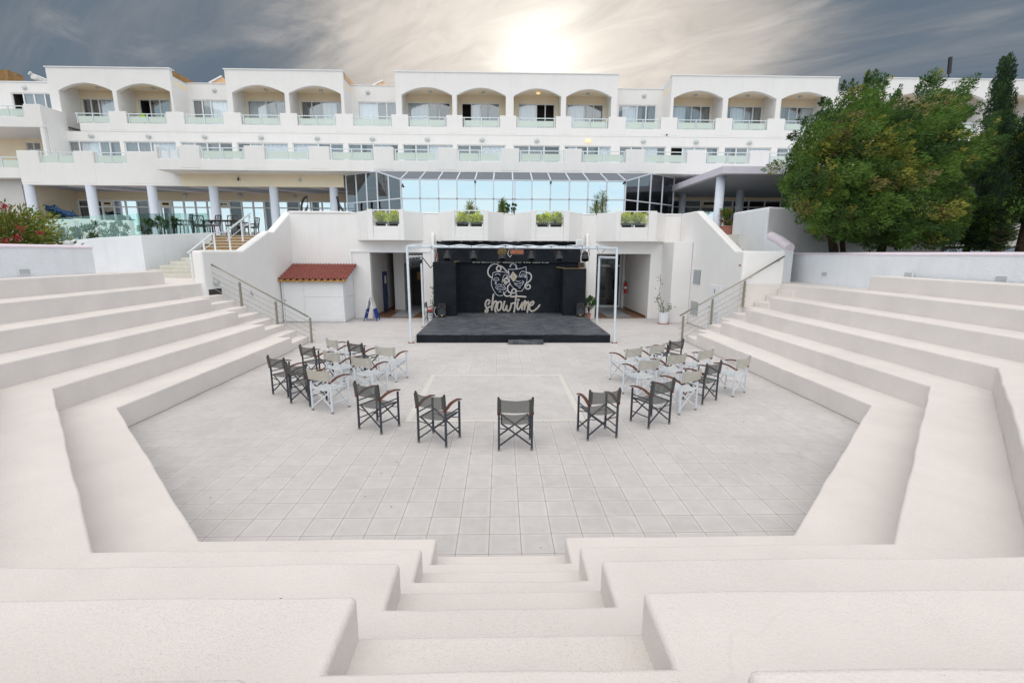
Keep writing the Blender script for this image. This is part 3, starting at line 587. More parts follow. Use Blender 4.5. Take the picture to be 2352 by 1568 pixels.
# passages
def passage(x0, x1, y1, zc, right):
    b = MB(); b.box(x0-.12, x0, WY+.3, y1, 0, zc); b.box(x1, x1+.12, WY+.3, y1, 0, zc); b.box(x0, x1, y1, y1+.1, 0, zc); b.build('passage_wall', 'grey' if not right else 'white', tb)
    b = MB(); b.box(x0-.12, x1+.12, WY+.3, y1, zc+.001, zc+.1); b.build('passage_ceiling', 'white', tb)
    b = MB(); b.quad((x0, WY+.02, .006), (x1, WY+.02, .006), (x1, y1, .006), (x0, y1, .006)); b.build('passage_floor', 'btile', tb)
    b = MB(); b.quad((x0+.75, WY+.35, .010), (x1-.62, WY+.35, .010), (x1-.62, y1, .010), (x0+.75, y1, .010)); b.build('passage_floor_panel', 'gtile', tb)
    b = MB(); b.box(x0, x0+.02, WY+.3, y1, .01, .1); b.box(x1-.02, x1, WY+.3, y1, .01, .1); b.build('skirting', 'btile', tb)
    b = MB(); b.quad((x0, WY-.05, .007), (x1, WY-.05, .007), (x1, WY+.02, .007), (x0, WY+.02, .007)); b.build('threshold', 'pale', tb)
passage(OPL[0], OPL[1], 30.5, 3.12, False); passage(OPR[0], OPR[1], 29.5, 3.12, True)
b = MB(); b.box(-5.86, -5.3, 25.6, 30.4, 0, 3.1); b.build('passage_pier', 'white', tb, bevel=.02)
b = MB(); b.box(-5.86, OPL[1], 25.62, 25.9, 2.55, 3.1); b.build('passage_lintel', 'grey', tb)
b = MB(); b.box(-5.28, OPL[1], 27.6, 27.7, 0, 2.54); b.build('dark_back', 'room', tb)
nd = MB(); nd.box(OPL[0]+.002, OPL[0]+.05, 24.35, 25.2, 0, 2.12); ndo = nd.build('navy_door', 'navy', tb, bevel=.01, seg=1)
b = MB(); b.box(OPL[0]+.051, OPL[0]+.056, 24.62, 24.95, 1.5, 1.9); b.build('door_notice', 'paper', ndo)
b = MB(); b.box(OPL[0]+.051, OPL[0]+.06, 24.5, 25.05, .2, .95); b.build('door_panel', 'navy', ndo)
b = MB(); b.ball((OPL[0]+.09, 25.1, 1.03), .04, 8); b.build('door_knob', 'steel', ndo)
b = MB(); b.box(-4.95, -4.6, 27.57, 27.595, 1.55, 2.0); b.build('yellow_notice', 'ochre', tb)
# glazed doors in the right passage
Yd = 26.97; dd = MB()
for x in (4.66, 5.66, 5.72, 6.93): dd.box(x-.05, x+.05, Yd, Yd+.06, 0, 2.4)
dd.box(4.6, 6.98, Yd-.004, Yd+.064, 2.35, 2.47); dd.box(4.6, 6.98, Yd-.004, Yd+.064, 0.01, .12); dd.box(4.6, 6.98, Yd-.004, Yd+.064, 3.02, 3.1); dd.box(5.75, 5.8, Yd, Yd+.06, 2.47, 3.02); dd.box(6.88, 6.98, Yd+.001, Yd+.06, 2.4, 3.05)
ddo = dd.build('glazed_door', 'alu', tb)
b = MB(); b.box(4.66, 6.93, Yd+.025, Yd+.035, .12, 3.02); b.build('door_glass', 'darkglass', ddo)
b = MB(); b.box(OPR[0]+.01, OPR[1]-.01, 29.3, 29.4, 0, 3.1); b.build('lobby_back', 'tan', tb)
b = MB(); b.box(6.985, 7.12, Yd-.3, Yd+.3, 0, 3.1); b.build('door_pier', 'white', tb)

# ------------------------------------------------------------------ stage
st = thing('stage', 'black painted wooden stage with wing towers and a gold lettered mask sign', 'stage', (.45, 18, 0))
b = MB(); b.box(-2.97, 3.86, 15.98, 22.0, 0.004, .275); b.build('platform', 'black', st, bevel=.008, seg=1)
b = MB()
xs = (-2.97, -.62, 1.62, 3.86); ys = (15.98, 18.35, 20.3, 22.0)
for i in range(3):
    for j in range(3): b.box(xs[i]+.004, xs[i+1]-.004, ys[j]+.004, ys[j+1]-.004, .276, .292)
def deck_mat():
    m = mat('worn_black_deck', (0.055, 0.062, 0.072), 0.5, noise=(3, 0.5)); t = m.node_tree; bs = t.nodes['Principled BSDF']; g_ = t.nodes.new('ShaderNodeNewGeometry')
    mp = t.nodes.new('ShaderNodeMapping'); mp.inputs['Scale'].default_value = (1.1, 9, 1); t.links.new(g_.outputs['Position'], mp.inputs[0])
    n_ = t.nodes.new('ShaderNodeTexNoise'); n_.inputs['Scale'].default_value = 2.2; n_.inputs['Detail'].default_value = 8; n_.inputs['Roughness'].default_value = .7; t.links.new(mp.outputs[0], n_.inputs['Vector'])
    r = t.nodes.new('ShaderNodeValToRGB'); r.color_ramp.elements[0].position = .42; r.color_ramp.elements[0].color = (.022, .027, .034, 1); r.color_ramp.elements[1].position = .66; r.color_ramp.elements[1].color = (.21, .225, .25, 1)
    t.links.new(n_.outputs['Fac'], r.inputs[0]); t.links.new(r.outputs[0], bs.inputs['Base Color']); return m
MW['deck'] = deck_mat()
b.build('deck_boards', 'deck', st)
b = MB(); b.box(-2.99, 3.72, 22.06, 22.12, .27, 2.7); bw = b.build('back_wall', 'black', st)
b = MB(); b.box(-2.99, 3.72, 21.93, 22.2, 2.695, 3.642); b.box(-2.1, 2.75, 21.9, 22.05, 2.66, 2.694); b.build('header_board', 'black', st)
for i in range(26):
    b = MB(); x = -1.35+i*.14+random.uniform(-.05, .05); b.box(x, x+random.uniform(.05, .15), 21.893, 21.9, 2.662+random.uniform(0, .004), 2.675+random.uniform(0, .012)); b.build('paint_flake', 'pale', st)
for i in range(14):
    b = MB(); x = -2.9+i*.45+random.uniform(0, .15); b.box(x, x+random.uniform(.04, .26), 21.925, 21.93, 3.632-random.uniform(0, .03)*random.random(), 3.642); b.build('paint_flake', 'pale', st)
b = MB(); b.box(-3.035, -2.03, 20.85, 22.05, .293, 2.70); b.build('wing_tower', 'black', st, bevel=.006, seg=1)
b = MB(); b.box(2.83, 3.87, 21.08, 22.05, .293, 2.42); b.build('wing_tower', 'black', st, bevel=.006, seg=1)
b = MB(); b.box(2.80, 3.86, 21.06, 21.10, 2.42, 2.445); b.bar((2.6, 21.9, 2.47), (2.86, 21.06, 2.44), .06, .03); b.build('timber_edge', 'straw', st); b = MB(); b.bar((-2.06, 20.86, 2.72), (-1.95, 21.6, 2.72), .05, .04); b.build('timber_edge', 'straw', st)
b = MB(); b.box(3.62, 3.90, 21.9, 22.04, 2.45, 2.68); b.build('rusty_sheet', 'bark', st); b = MB(); b.box(-2.99, -2.93, 21.9, 21.925, 2.72, 3.1); b.build('rusty_sheet', 'rust', st)
b = MB(); b.box(2.60, 2.80, 22.045, 22.058, .3, 2.25); b.build('wing_gap_shade', 'black', st)  # black strip painted in for the shade of the gap by the tower
SY = 22.05
def sg(x, y): return gy(SG(x, y), SY)
def spl(pts, k=6, closed=False):
    P = [Vector((*p, 0)) for p in pts]; n_ = len(P); out_ = []
    for i in range(n_ if closed else n_-1):
        p0 = P[(i-1) % n_] if (closed or i > 0) else P[0]; p1 = P[i]; p2 = P[(i+1) % n_]; p3 = P[(i+2) % n_] if (closed or i < n_-2) else P[-1]
        for j in range(k):
            t = j/k; q = .5*((2*p1)+(-p0+p2)*t+(2*p0-5*p1+4*p2-p3)*t*t+(-p0+3*p1-3*p2+p3)*t*t*t); out_.append((q.x, q.y))
    if not closed: out_.append(pts[-1])
    return out_
PXW = (sg(1000, 800).x-sg(0, 800).x)/1000
def stroke(b, pts, w, y, closed=False, sm=True, k=6):
    if sm: pts = spl(pts, k, closed)
    P = []
    for p in pts: q = sg(*p); P.append((q.x, y, q.z))
    b.tube(P, w*PXW/2, 10, closed, flat=((0, 1, 0), .004))
    if not closed:
        for e in (P[0], P[-1]): b.lathe(e, [(w*PXW/2, -.0035), (w*PXW/2, .0035)], 12, 'y')
LET = [[(265, 1205), (272, 1165), (245, 1140), (200, 1150), (165, 1205), (152, 1270), (170, 1335), (205, 1380), (222, 1430), (205, 1480), (165, 1490), (150, 1465), (175, 1410), (240, 1350), (320, 1325)], [(268, 1190), (262, 1225), (235, 1255)],
       [(385, 980), (365, 1110), (348, 1260), (335, 1420)], [(345, 1360), (390, 1230), (440, 1172), (472, 1195), (458, 1280), (430, 1380), (435, 1455), (455, 1480)],
       [(700, 1185), (672, 1290), (655, 1385), (690, 1435), (735, 1385), (768, 1275)], [(768, 1275), (755, 1390), (790, 1455), (840, 1430), (878, 1330), (900, 1240)], [(885, 1242), (970, 1225)],
       [(1035, 970), (1020, 1110), (1000, 1300), (972, 1480)], [(885, 1045), (1090, 1036), (1300, 1050)], [(1078, 1205), (1060, 1330), (1080, 1415), (1130, 1370), (1185, 1260), (1212, 1195)],
       [(1212, 1195), (1190, 1320), (1200, 1410)], [(1205, 1350), (1245, 1225), (1285, 1165), (1300, 1200), (1280, 1320), (1265, 1410)], [(1275, 1350), (1330, 1230), (1385, 1195), (1372, 1330), (1350, 1480)],
       [(1425, 1310), (1500, 1270), (1532, 1205), (1495, 1182), (1440, 1235), (1408, 1340), (1430, 1430), (1500, 1458), (1575, 1420), (1640, 1365), (1700, 1285)]]
OO = [(545, 1190), (605, 1200), (612, 1290), (580, 1400), (525, 1440), (492, 1400), (492, 1300), (515, 1220)]
DOT = [(1080, 1125), (1100, 1120), (1110, 1140), (1095, 1155), (1078, 1145)]
wl = MB(); gl = MB()
for L_ in LET: stroke(wl, L_, 43, 22.053); stroke(gl, L_, 25, 22.047)
stroke(wl, OO, 43, 22.053, True); stroke(gl, OO, 25, 22.047, True); stroke(wl, DOT, 36, 22.053, True); stroke(gl, DOT, 22, 22.047, True)
lo = wl.build('lettering_outline', 'wpaint', st); gl.build('lettering', 'gold', lo)
sad = [[(365, 365), (360, 440), (350, 520), (325, 600), (330, 720), (380, 840), (450, 955), (510, 1008), (600, 1018), (665, 988)], [(705, 945), (740, 905), (770, 862)], [(365, 365), (480, 337), (620, 335), (740, 355), (830, 400)],
       [(425, 432), (470, 397), (540, 397), (578, 435)], [(630, 640), (650, 530), (690, 432), (755, 425), (815, 475)], [(445, 790), (470, 735), (528, 690)], [(545, 690), (575, 695), (600, 718), (630, 698)], [(660, 690), (700, 760), (732, 800), (710, 835)], [(538, 905), (568, 888), (602, 908)]]
sadc = [[(390, 560), (410, 525), (460, 505), (510, 517), (538, 555), (525, 580), (460, 576), (405, 582)], [(478, 820), (520, 770), (590, 752), (660, 785), (695, 830), (668, 855), (600, 830), (510, 835)], [(452, 615), (430, 662), (447, 690), (467, 665)], [(682, 588), (725, 545), (785, 548), (818, 590), (790, 612), (740, 598)]]
hap = [[(805, 260), (960, 265), (1150, 242), (1312, 190)], [(1312, 190), (1318, 350), (1338, 500), (1325, 640), (1270, 765), (1190, 885)], [(1190, 885), (1060, 887)], [(1060, 887), (960, 800), (870, 690), (835, 560), (828, 420), (805, 260)],
       [(1112, 490), (1128, 405), (1175, 332), (1240, 320), (1300, 355)], [(1290, 462), (1306, 485), (1287, 502), (1270, 485)], [(1030, 578), (1032, 595), (1042, 606)], [(1052, 608), (1080, 605), (1105, 616), (1150, 600)], [(1205, 588), (1235, 602), (1250, 632)], [(1098, 785), (1125, 797), (1162, 775)]]
hapc = [[(1153, 475), (1185, 425), (1240, 402), (1298, 430), (1302, 455), (1230, 465), (1170, 482)], [(983, 663), (1100, 680), (1230, 632), (1190, 712), (1108, 745), (1035, 718)], [(880, 470), (930, 446), (1000, 455), (1022, 478), (950, 487)]]
rib = [[(345, 508), (255, 440), (224, 340), (250, 232), (330, 142), (430, 110), (510, 130), (580, 195), (597, 255), (558, 308), (500, 298), (472, 240), (515, 175), (590, 168), (680, 230), (740, 300), (818, 350)], [(862, 188), (885, 130), (950, 106), (1020, 150), (1045, 240)],
       [(1335, 360), (1420, 382), (1468, 470), (1430, 580), (1330, 662), (1285, 725), (1305, 800), (1372, 825), (1430, 790), (1418, 722), (1370, 708), (1330, 745)], [(852, 680), (790, 760), (792, 860), (850, 928), (945, 940), (1028, 910), (1018, 845), (960, 826), (915, 862), (900, 935), (865, 1005), (790, 1030), (710, 1008), (675, 920)]]
b = MB(); r2 = MB()
for q in rib: stroke(b, q, 33, 22.0545); stroke(r2, q, 14, 22.049)
ro = b.build('ribbon', 'wpaint', st); r2.build('ribbon_fill', 'gold', ro)
def diamond(q, par):
    d = MB(); P = [sg(*p) for p in q]; d.add([(p.x, 22.051, p.z) for p in P], [(0, 1, 2, 3)]); return d.build('gold_diamond', 'gold', par)
b = MB()
for q in sad: stroke(b, q, 12, 22.049)
for q in sadc: stroke(b, q, 12, 22.047, True)
stroke(b, [(775, 465), (660, 570), (720, 705), (835, 600)], 13, 22.050, True, False)
so_ = b.build('tragedy_mask', 'wpaint', st); diamond([(775, 465), (660, 570), (720, 705), (835, 600)], so_)
b = MB()
for q in hap: stroke(b, q, 12, 22.047)
for q in hapc: stroke(b, q, 12, 22.046, True)
stroke(b, [(942, 330), (1058, 465), (962, 615), (850, 480)], 13, 22.050, True, False)
ho_ = b.build('comedy_mask', 'wpaint', st); diamond([(942, 330), (1058, 465), (962, 615), (850, 480)], ho_)
b = MB()
for q, pr_ in ((sadc[3], 0), (hapc[2], 1)):
    P = [sg(*p) for p in spl(q, 5, True)]; b.add([(p.x, 22.0495, p.z) for p in P], [tuple(range(len(P)))])
b.build('eye_fill', 'black', st)
tt = MB(); tt.box(.245, 1.465, 15.63, 15.97, 0.004, .122); tag(tt.build('step_block', 'deck', bevel=.006, seg=1, base=(.85, 15.8, 0)), 'low black step block in front of the stage', 'step')
# speakers
def speaker(x, y, z, rz, label):
    t = thing('loudspeaker', label, 'loudspeaker', (x, y, z), 'loudspeakers on the stage'); t.rotation_euler.z = 0
    w, h, d = .38, .61, .30; b = MB()
    b.xz([(-w*.42, 0.015), (w*.42, 0.015), (w/2, .10), (w/2, .40), (w*.40, h), (-w*.40, h), (-w/2, .40), (-w/2, .10)], -d/2, d/2)
    L = []
    o = b.build('cabinet', 'blackm', None, bevel=.02, seg=2); L.append(o)
    b = MB(); b.lathe((0, -d/2-.004, .225), [(.165, 0), (.165, -.012), (.14, -.012), (.125, .0), (.05, .03), (0, .03)], 24, 'y'); w_ = b.build('woofer', 'char', None, smooth=False); L.append(w_)
    b = MB(); b.add([(-.15, -d/2-.006, .57), (.15, -d/2-.006, .57), (.10, -d/2-.006, .43), (0, -d/2-.006, .39), (-.10, -d/2-.006, .43), (-.05, -d/2+.03, .53), (.05, -d/2+.03, .53), (0, -d/2+.03, .45)], [(0, 1, 6, 5), (1, 2, 7, 6), (4, 0, 5, 7), (2, 3, 7), (3, 4, 7), (5, 6, 7)]); L.append(b.build('horn', 'char', None))
    b = MB(); b.add([(-.042, -d/2-.02, .065), (.042, -d/2-.02, .065), (0, -d/2-.02, .135), (-.042, -d/2-.012, .065), (.042, -d/2-.012, .065), (0, -d/2-.012, .135)], [(0, 1, 2), (3, 5, 4), (0, 3, 4, 1), (1, 4, 5, 2), (2, 5, 3, 0)]); L.append(b.build('badge', 'yellow', None))
    for s in (-1, 1): b = MB(); b.box(s*.155-.018, s*.155+.018, -d/2-.003, -d/2+.01, .42, .54); L.append(b.build('port', 'room', None))
    for o in L: o.parent = t
    t.rotation_euler.z = rz; return t
p = gy(M_(604, 1160), 20.65); speaker(p.x, 20.55, .293, .08, 'black loudspeaker at the foot of the left wing tower')
p = gy(M_(1833, 1168), 20.85); speaker(p.x, 20.75, .293, -.08, 'black loudspeaker at the foot of the right wing tower')
b = MB(); b.tube([(-2.86, 20.78, .65), (-2.95, 20.7, .72), (-3.02, 20.72, .5), (-2.93, 20.6, .33), (-2.72, 20.62, .32)], .012, 6); tag(b.build('cable', 'alu', smooth=True, base=(-2.9, 20.7, .3)), 'white cable looping down beside the left loudspeaker', 'cable')

# ------------------------------------------------------------------ lighting frame
lf = thing('lighting_frame', 'white metal pipe frame spanning the stage front', 'lighting frame', (.4, 15.95, 0))
TOPZ = 3.31
def post(x, y, z):
    b = MB(); b.tube([(x, y, 0), (x-.02 if x < 0 else x-.06 if z > 3 else x, y, z)], .042, 10); o = b.build('post', 'wtube', lf, smooth=False)
    c = MB(); c.box(x-.1, x+.1, y-.07, y+.07, 0.004, .016)
    for s in (-1, 1): c.lathe((x+s*.075, y, .016), [(.014, 0), (.014, .02)], 6)
    c.build('base_plate', 'rust', o)
post(-3.15, 15.95, TOPZ); post(4.0, 15.94, TOPZ-.03); post(-3.29, 19.5, 2.95); post(4.1, 19.5, 2.95)
b = MB(); b.tube([(-3.17, 15.95, TOPZ), (-1.5, 15.94, TOPZ-.01), (1.5, 15.95, TOPZ-.02), (3.94, 15.94, TOPZ-.03)], .042, 10); b.build('top_beam', 'wtube', lf, smooth=True)
for x0, x1 in ((-3.17, -3.29), (3.95, 4.1)):
    b = MB(); b.tube([(x0, 15.95, 2.955), (x1, 19.5, 2.95)], .045, 10); b.build('side_bar', 'wtube', lf)
b = MB()
pts = [(-3.1+i*.11, 15.95+.045*math.sin(i*1.7), TOPZ+.045+.022*math.sin(i*.9)) for i in range(62)]
b.tube(pts, .011, 5); b.tube([(p[0]+.03, p[1]-.03, p[2]-.03+.02*math.sin(i*.5)) for i, p in enumerate(pts)], .012, 5)
b.build('wiring', 'wtube', lf); b = MB(); b.tube([(-3.29, 19.5, 2.95), (-3.2, 19.9, 2.75), (-3.1, 20.6, 2.45), (-3.05, 21.6, 2.65), (-3.0, 22.0, 3.1)], .02, 6)
b.build('hanging_cable', 'blackm', lf)
for i, x in enumerate((-2.35, -1.75, -1.0, .15, .9, 1.7, 2.2, 2.75, 3.25)):
    b = MB(); b.tube([(x, 15.95, TOPZ+.06), (x, 15.89, TOPZ), (x+.01, 15.95, TOPZ-.07), (x, 16.01, TOPZ), (x, 15.95, TOPZ+.06)], .009, 5)
    b.tube([(x, 15.93, TOPZ-.05), (x+.12, 15.92, TOPZ-.16-.05*(i % 3)), (x+.3, 15.93, TOPZ-.04)], .009, 5); b.build('cable_tie', 'blackm', lf)
def par(x, y, zbar, tilt, yawd, label, grp, drop=.2):
    t = thing('stage_light', label, 'stage light', (x, y, zbar-drop), grp); L = []
    b = MB(); pr_ = [(0, .17), (.05, .16), (.085, .12), (.1, .05), (.1, -.02), (.125, -.05), (.125, -.16), (.118, -.16), (.118, -.06), (0, -.05)]
    b.lathe((0, 0, 0), pr_, 16); L.append(b.build('lamp_body', 'blackm', None, smooth=False))
    b = MB(); b.lathe((0, 0, -.055), [(.128, -.004), (.128, .012)], 16); b.lathe((0, 0, .08), [(.108, -.004), (.108, .01)], 16); L.append(b.build('cooling_ring', 'char', None))
    b = MB(); b.box(-.018, .018, -.09, -.085, .1, .114); L.append(b.build('badge', 'red', None))
    R = Matrix.Rotation(math.radians(yawd), 4, 'Z') @ Matrix.Rotation(math.radians(tilt), 4, 'X')
    for o in L: o.data.transform(R)
    b = MB(); b.tube([(-.14, 0, 0), (-.14, 0, .1), (-.1, 0, drop-.02), (.1, 0, drop-.02), (.14, 0, .1), (.14, 0, 0)], .011, 6); b.tube([(0, 0, drop-.02), (0, 0, drop+.06)], .016, 6)
    y_ = b.build('yoke', 'blackm', None); y_.data.transform(Matrix.Rotation(math.radians(yawd), 4, 'Z')); L.append(y_)
    for o in L: o.parent = t
G1 = 'stage lights hanging from the white pipe frame'
for px, lab in ((648, 'black stage light on the top pipe above the left wing tower'), (883, 'black stage light on the top pipe left of the bird nest'), (1140, 'black stage light on the top pipe stuffed with a straw bird nest'),
                (1400, 'black stage light on the top pipe right of the rusty heater'), (1648, 'black stage light on the top pipe above the right wing tower'), (1883, 'black stage light on the top pipe against the right white downpipe')):
    p = gy(M_(px, 590), 15.95); par(p.x, 15.95, TOPZ-.02, -28, random.uniform(-8, 8), lab, G1, .27)
for i, lab in enumerate(('nearest of three black stage lights on the left side bar', 'middle of three black stage lights on the left side bar', 'farthest of three black stage lights on the left side bar')):
    par(-3.19-.02*i, 16.9+i*.75, 2.95, 50, 75, lab, G1, .22)
par(4.0, 16.7, 2.95, 50, -75, 'single black stage light on the right side bar', G1, .22)
p = gy(M_(1140, 575), 15.93); b = MB()
for i in range(170):
    a, c, r = random.uniform(0, 6.28), random.uniform(-1, 1), .14*random.uniform(.7, 1.05); q = Vector((r*math.cos(a)*math.sqrt(1-c*c), r*.8*math.sin(a)*math.sqrt(1-c*c), r*c)); d = Vector((random.uniform(-1, 1), random.uniform(-1, 1), random.uniform(-1, 1))); d = (d-q.normalized()*d.dot(q.normalized())).normalized()*.09
    b.tube([p+q-d, p+q*1.04, p+q+d+Vector((0, 0, -.015))], .005, 4)
b.ball((p.x, p.y+.01, p.z), .105, 8); tag(b.build('bird_nest', 'straw', base=p), 'tangled straw bird nest wrapped round a stage light on the top pipe', 'nest')
p = gy(M_(1268, 577), 15.93); t = thing('patio_heater', 'rusty rectangular heater hanging from the top pipe next to the bird nest', 'heater', p)
b = MB(); b.hexa([(p.x-.25, p.y-.06, p.z-.1), (p.x+.25, p.y-.06, p.z-.1), (p.x+.25, p.y+.1, p.z-.05), (p.x-.25, p.y+.1, p.z-.05)], [(p.x-.27, p.y-.06, p.z+.08), (p.x+.25, p.y-.06, p.z+.09), (p.x+.25, p.y+.1, p.z+.12), (p.x-.27, p.y+.1, p.z+.11)]); b.build('housing', 'blackm', t)
b = MB(); b.box(p.x-.21, p.x+.23, p.y-.068, p.y-.061, p.z-.07, p.z+.07); b.build('grille', 'rust', t)
b = MB(); b.bar((p.x, p.y, p.z+.08), (p.x, p.y, TOPZ), .03); b.tube([(p.x-.25, p.y-.03, p.z+.1), (p.x-.3, p.y-.03, p.z-.08), (p.x-.22, p.y-.03, p.z-.17), (p.x-.16, p.y, p.z-.1)], .012, 6); b.build('bracket', 'wtube', t)
p = gy(M_(1830, 492), 15.95); t = thing('floodlight', 'small white floodlight on a stalk above the right end of the top pipe', 'floodlight', p)
b = MB(); b.box(p.x-.11, p.x+.11, p.y-.04, p.y+.05, p.z-.09, p.z+.09); b.build('housing', 'alu', t, bevel=.01, seg=1); b = MB(); b.box(p.x-.09, p.x+.09, p.y-.046, p.y-.041, p.z-.07, p.z+.07); b.build('lens', 'lampglass', t)
b = MB(); b.tube([(p.x+.04, p.y, p.z-.09), (p.x-.02, p.y, p.z-.17), (p.x-.12, p.y, TOPZ)], .012, 6); b.build('stalk', 'alu', t)

# ------------------------------------------------------------------ red-roofed shed
sh = thing('shed', 'white painted board shed with a red clay tile lean-to roof', 'shed', (-8.4, 21.5, 0))
b = MB(); b.box(-9.72, -7.03, 20.8, 22.2, 0.02, 1.86); b.xz([(-9.72, 0.021), (-7.03, 0.021), (-7.03, .02)], 21, 22.1); b.build('shed_walls', 'shed', sh)
b = MB(); b.yz([(20.8, 1.861), (22.2, 1.861), (22.2, 2.45)], -9.71, -7.04); b.build('gable', 'shed', sh)
b = MB(); b.box(-9.66, -8.80, 20.775, 20.799, .06, 1.82); dso = b.build('shed_door', 'shed', sh, bevel=.006, seg=1)
b = MB(); b.box(-9.66, -9.56, 20.765, 20.774, .98, 1.01); b.build('latch', 'rust', dso)
b = MB(); b.box(-8.77, -7.06, 20.78, 20.799, 1.155, 1.83); b.build('hatch', 'shed', sh, bevel=.006, seg=1)
b = MB(); b.box(-8.77, -7.06, 20.78, 20.799, .1, 1.145); b.box(-7.029, -7.012, 20.83, 22.15, .12, 1.12); b.box(-7.029, -7.012, 20.83, 22.15, 1.14, 1.84); b.build('panel', 'shed', sh, bevel=.006, seg=1)
b = MB()
nx, ny = 22, 6; xa, xb = -9.76, -6.79; yA, yB, zA, zB = 20.55, 22.2, 1.93, 2.56
K = nx*8; vs = []; R_ = []
for j in range(ny*2+1):
    row = j//2; fr_ = (row+1)/ny if j % 2 else row/ny
    lift = .035 if j % 2 == 0 else 0.0
    if j == ny*2: fr_, lift = 1, 0
    for i in range(K+1):
        u = i/K; w_ = .045*max(-.35, math.sin(u*nx*2*math.pi)); y = yA+(yB-yA)*fr_; z = zA+(zB-zA)*fr_+w_+lift
        x = xa+(xb-xa)*u + (.02*fr_); vs.append((x, y, z))
for j in range(ny*2):
    for i in range(K): R_.append((j*(K+1)+i, j*(K+1)+i+1, (j+1)*(K+1)+i+1, (j+1)*(K+1)+i))
b.add(vs, R_); n0 = len(b.v); b.add([(v[0], v[1], v[2]-.03) for v in vs], R_); ro = b.build('tile_roof', 'tilered', sh, norm=False)
b = MB(); b.bar((-9.76, 20.6, 1.865), (-6.83, 20.6, 1.865), .06, .06); 
for i in range(11): b.lathe((-9.6+i*.27, 20.55, 1.895), [(.06, 0), (.06, .03)], 10, 'y')
b.build('fascia', 'ochre', sh)
for x in (-9.70, -7.05): b = MB(); b.bar((x, 20.775, 0), (x, 20.775, 1.86), .05, .05); b.build('corner_post', 'alu', sh)
b = MB(); b.bar((-8.785, 20.785, 0), (-8.785, 20.785, 1.86), .025, .02); b.build('joint_batten', 'alu', sh)
# A-board
t = thing('a_board', 'blue and white folding A-board standing by the left passage', 'sign board', (-6.03, 21.3, 0))
def board(x0, x1):
    b = MB(); a, c = Vector((x0, 21.2, 0)), Vector((x0, 21.72, 0)); T0, T1 = Vector((x1, 21.2, 1.08)), Vector((x1, 21.72, 1.08))
    fn = lambda f: (a.lerp(T0, f), c.lerp(T1, f))
    for f0, f1, mi in ((.10, .52, 1), (.52, 1.0, 0)):
        b.cur = mi; p0, p1 = fn(f0); q0, q1 = fn(f1); d = Vector((.025, 0, 0)); b.hexa([p0, p0+d, p1+d, p1], [q0, q0+d, q1+d, q1])
    b.cur = 1
    for s0, s1 in ((0, .12), (.88, 1)):
        p0, p1 = fn(0); q0, q1 = fn(.10); d = Vector((.025, 0, 0)); P0, P1 = p0.lerp(p1, s0), p0.lerp(p1, s1); Q0, Q1 = q0.lerp(q1, s0), q0.lerp(q1, s1); b.hexa([P0, P0+d, P1+d, P1], [Q0, Q0+d, Q1+d, Q1])
    b.build('board_panel', ['shed', 'blue'], t)
board(-6.33, -6.05); board(-5.72, -6.02)
b = MB(); b.tube([(-6.22, 21.22, .5), (-6.1, 21.2, .36), (-5.9, 21.22, .5)], .008, 5); b.build('cord', 'alu', t)

# ------------------------------------------------------------------ hotel
FY, BY, B2, BL, AY = 30.5, 32.0, 26.5, 27.8, 31.0
hotel = thing('hotel_building', 'long white three storey hotel with arched top balconies and a glazed sunroom', 'hotel', (0, 30, TZ))
X_ = lambda p, Y: gy(p, Y).x
Z_ = lambda p, Y: gy(p, Y).z
zRT, zPT, zRB = Z_(U3(948, 602), FY), Z_(U3(753, 585), FY), Z_(U3(948, 693), FY)       # rail top, parapet top, sill of the top balconies
zSP, zAP = Z_(U3(735, 405), FY), Z_(U3(950, 338), FY)                                  # arch spring and apex
zROOF, zREC = 13.80, Z_(U2(1300, 322), BY)
z2RT, z2PT, z2RB, z2SB = Z_(U3(936, 893), B2), Z_(U3(1215, 880), B2), Z_(U3(936, 998), B2), Z_(U3(1230, 1100), B2)
zW2 = Z_(U3(950, 850), FY)
zF3, zF2 = zRB-.12, z2RB-.10
def pieces(b, xa, xb, za, zb, Y, th, ops):
    """wall from xa..xb, za..zb with rectangular openings (x0,x1,z0,z1), cut into butting boxes"""
    ops = sorted(ops); x = xa
    for x0, x1, z0, z1 in ops:
        if x0 > x: b.box(x, x0, Y, Y+th, za, zb)
        if z1 < zb: b.box(x0, x1, Y, Y+th, z1, zb)
        if z0 > za: b.box(x0, x1, Y, Y+th, za, z0)
        x = x1
    if x < xb: b.box(x, xb, Y, Y+th, za, zb)
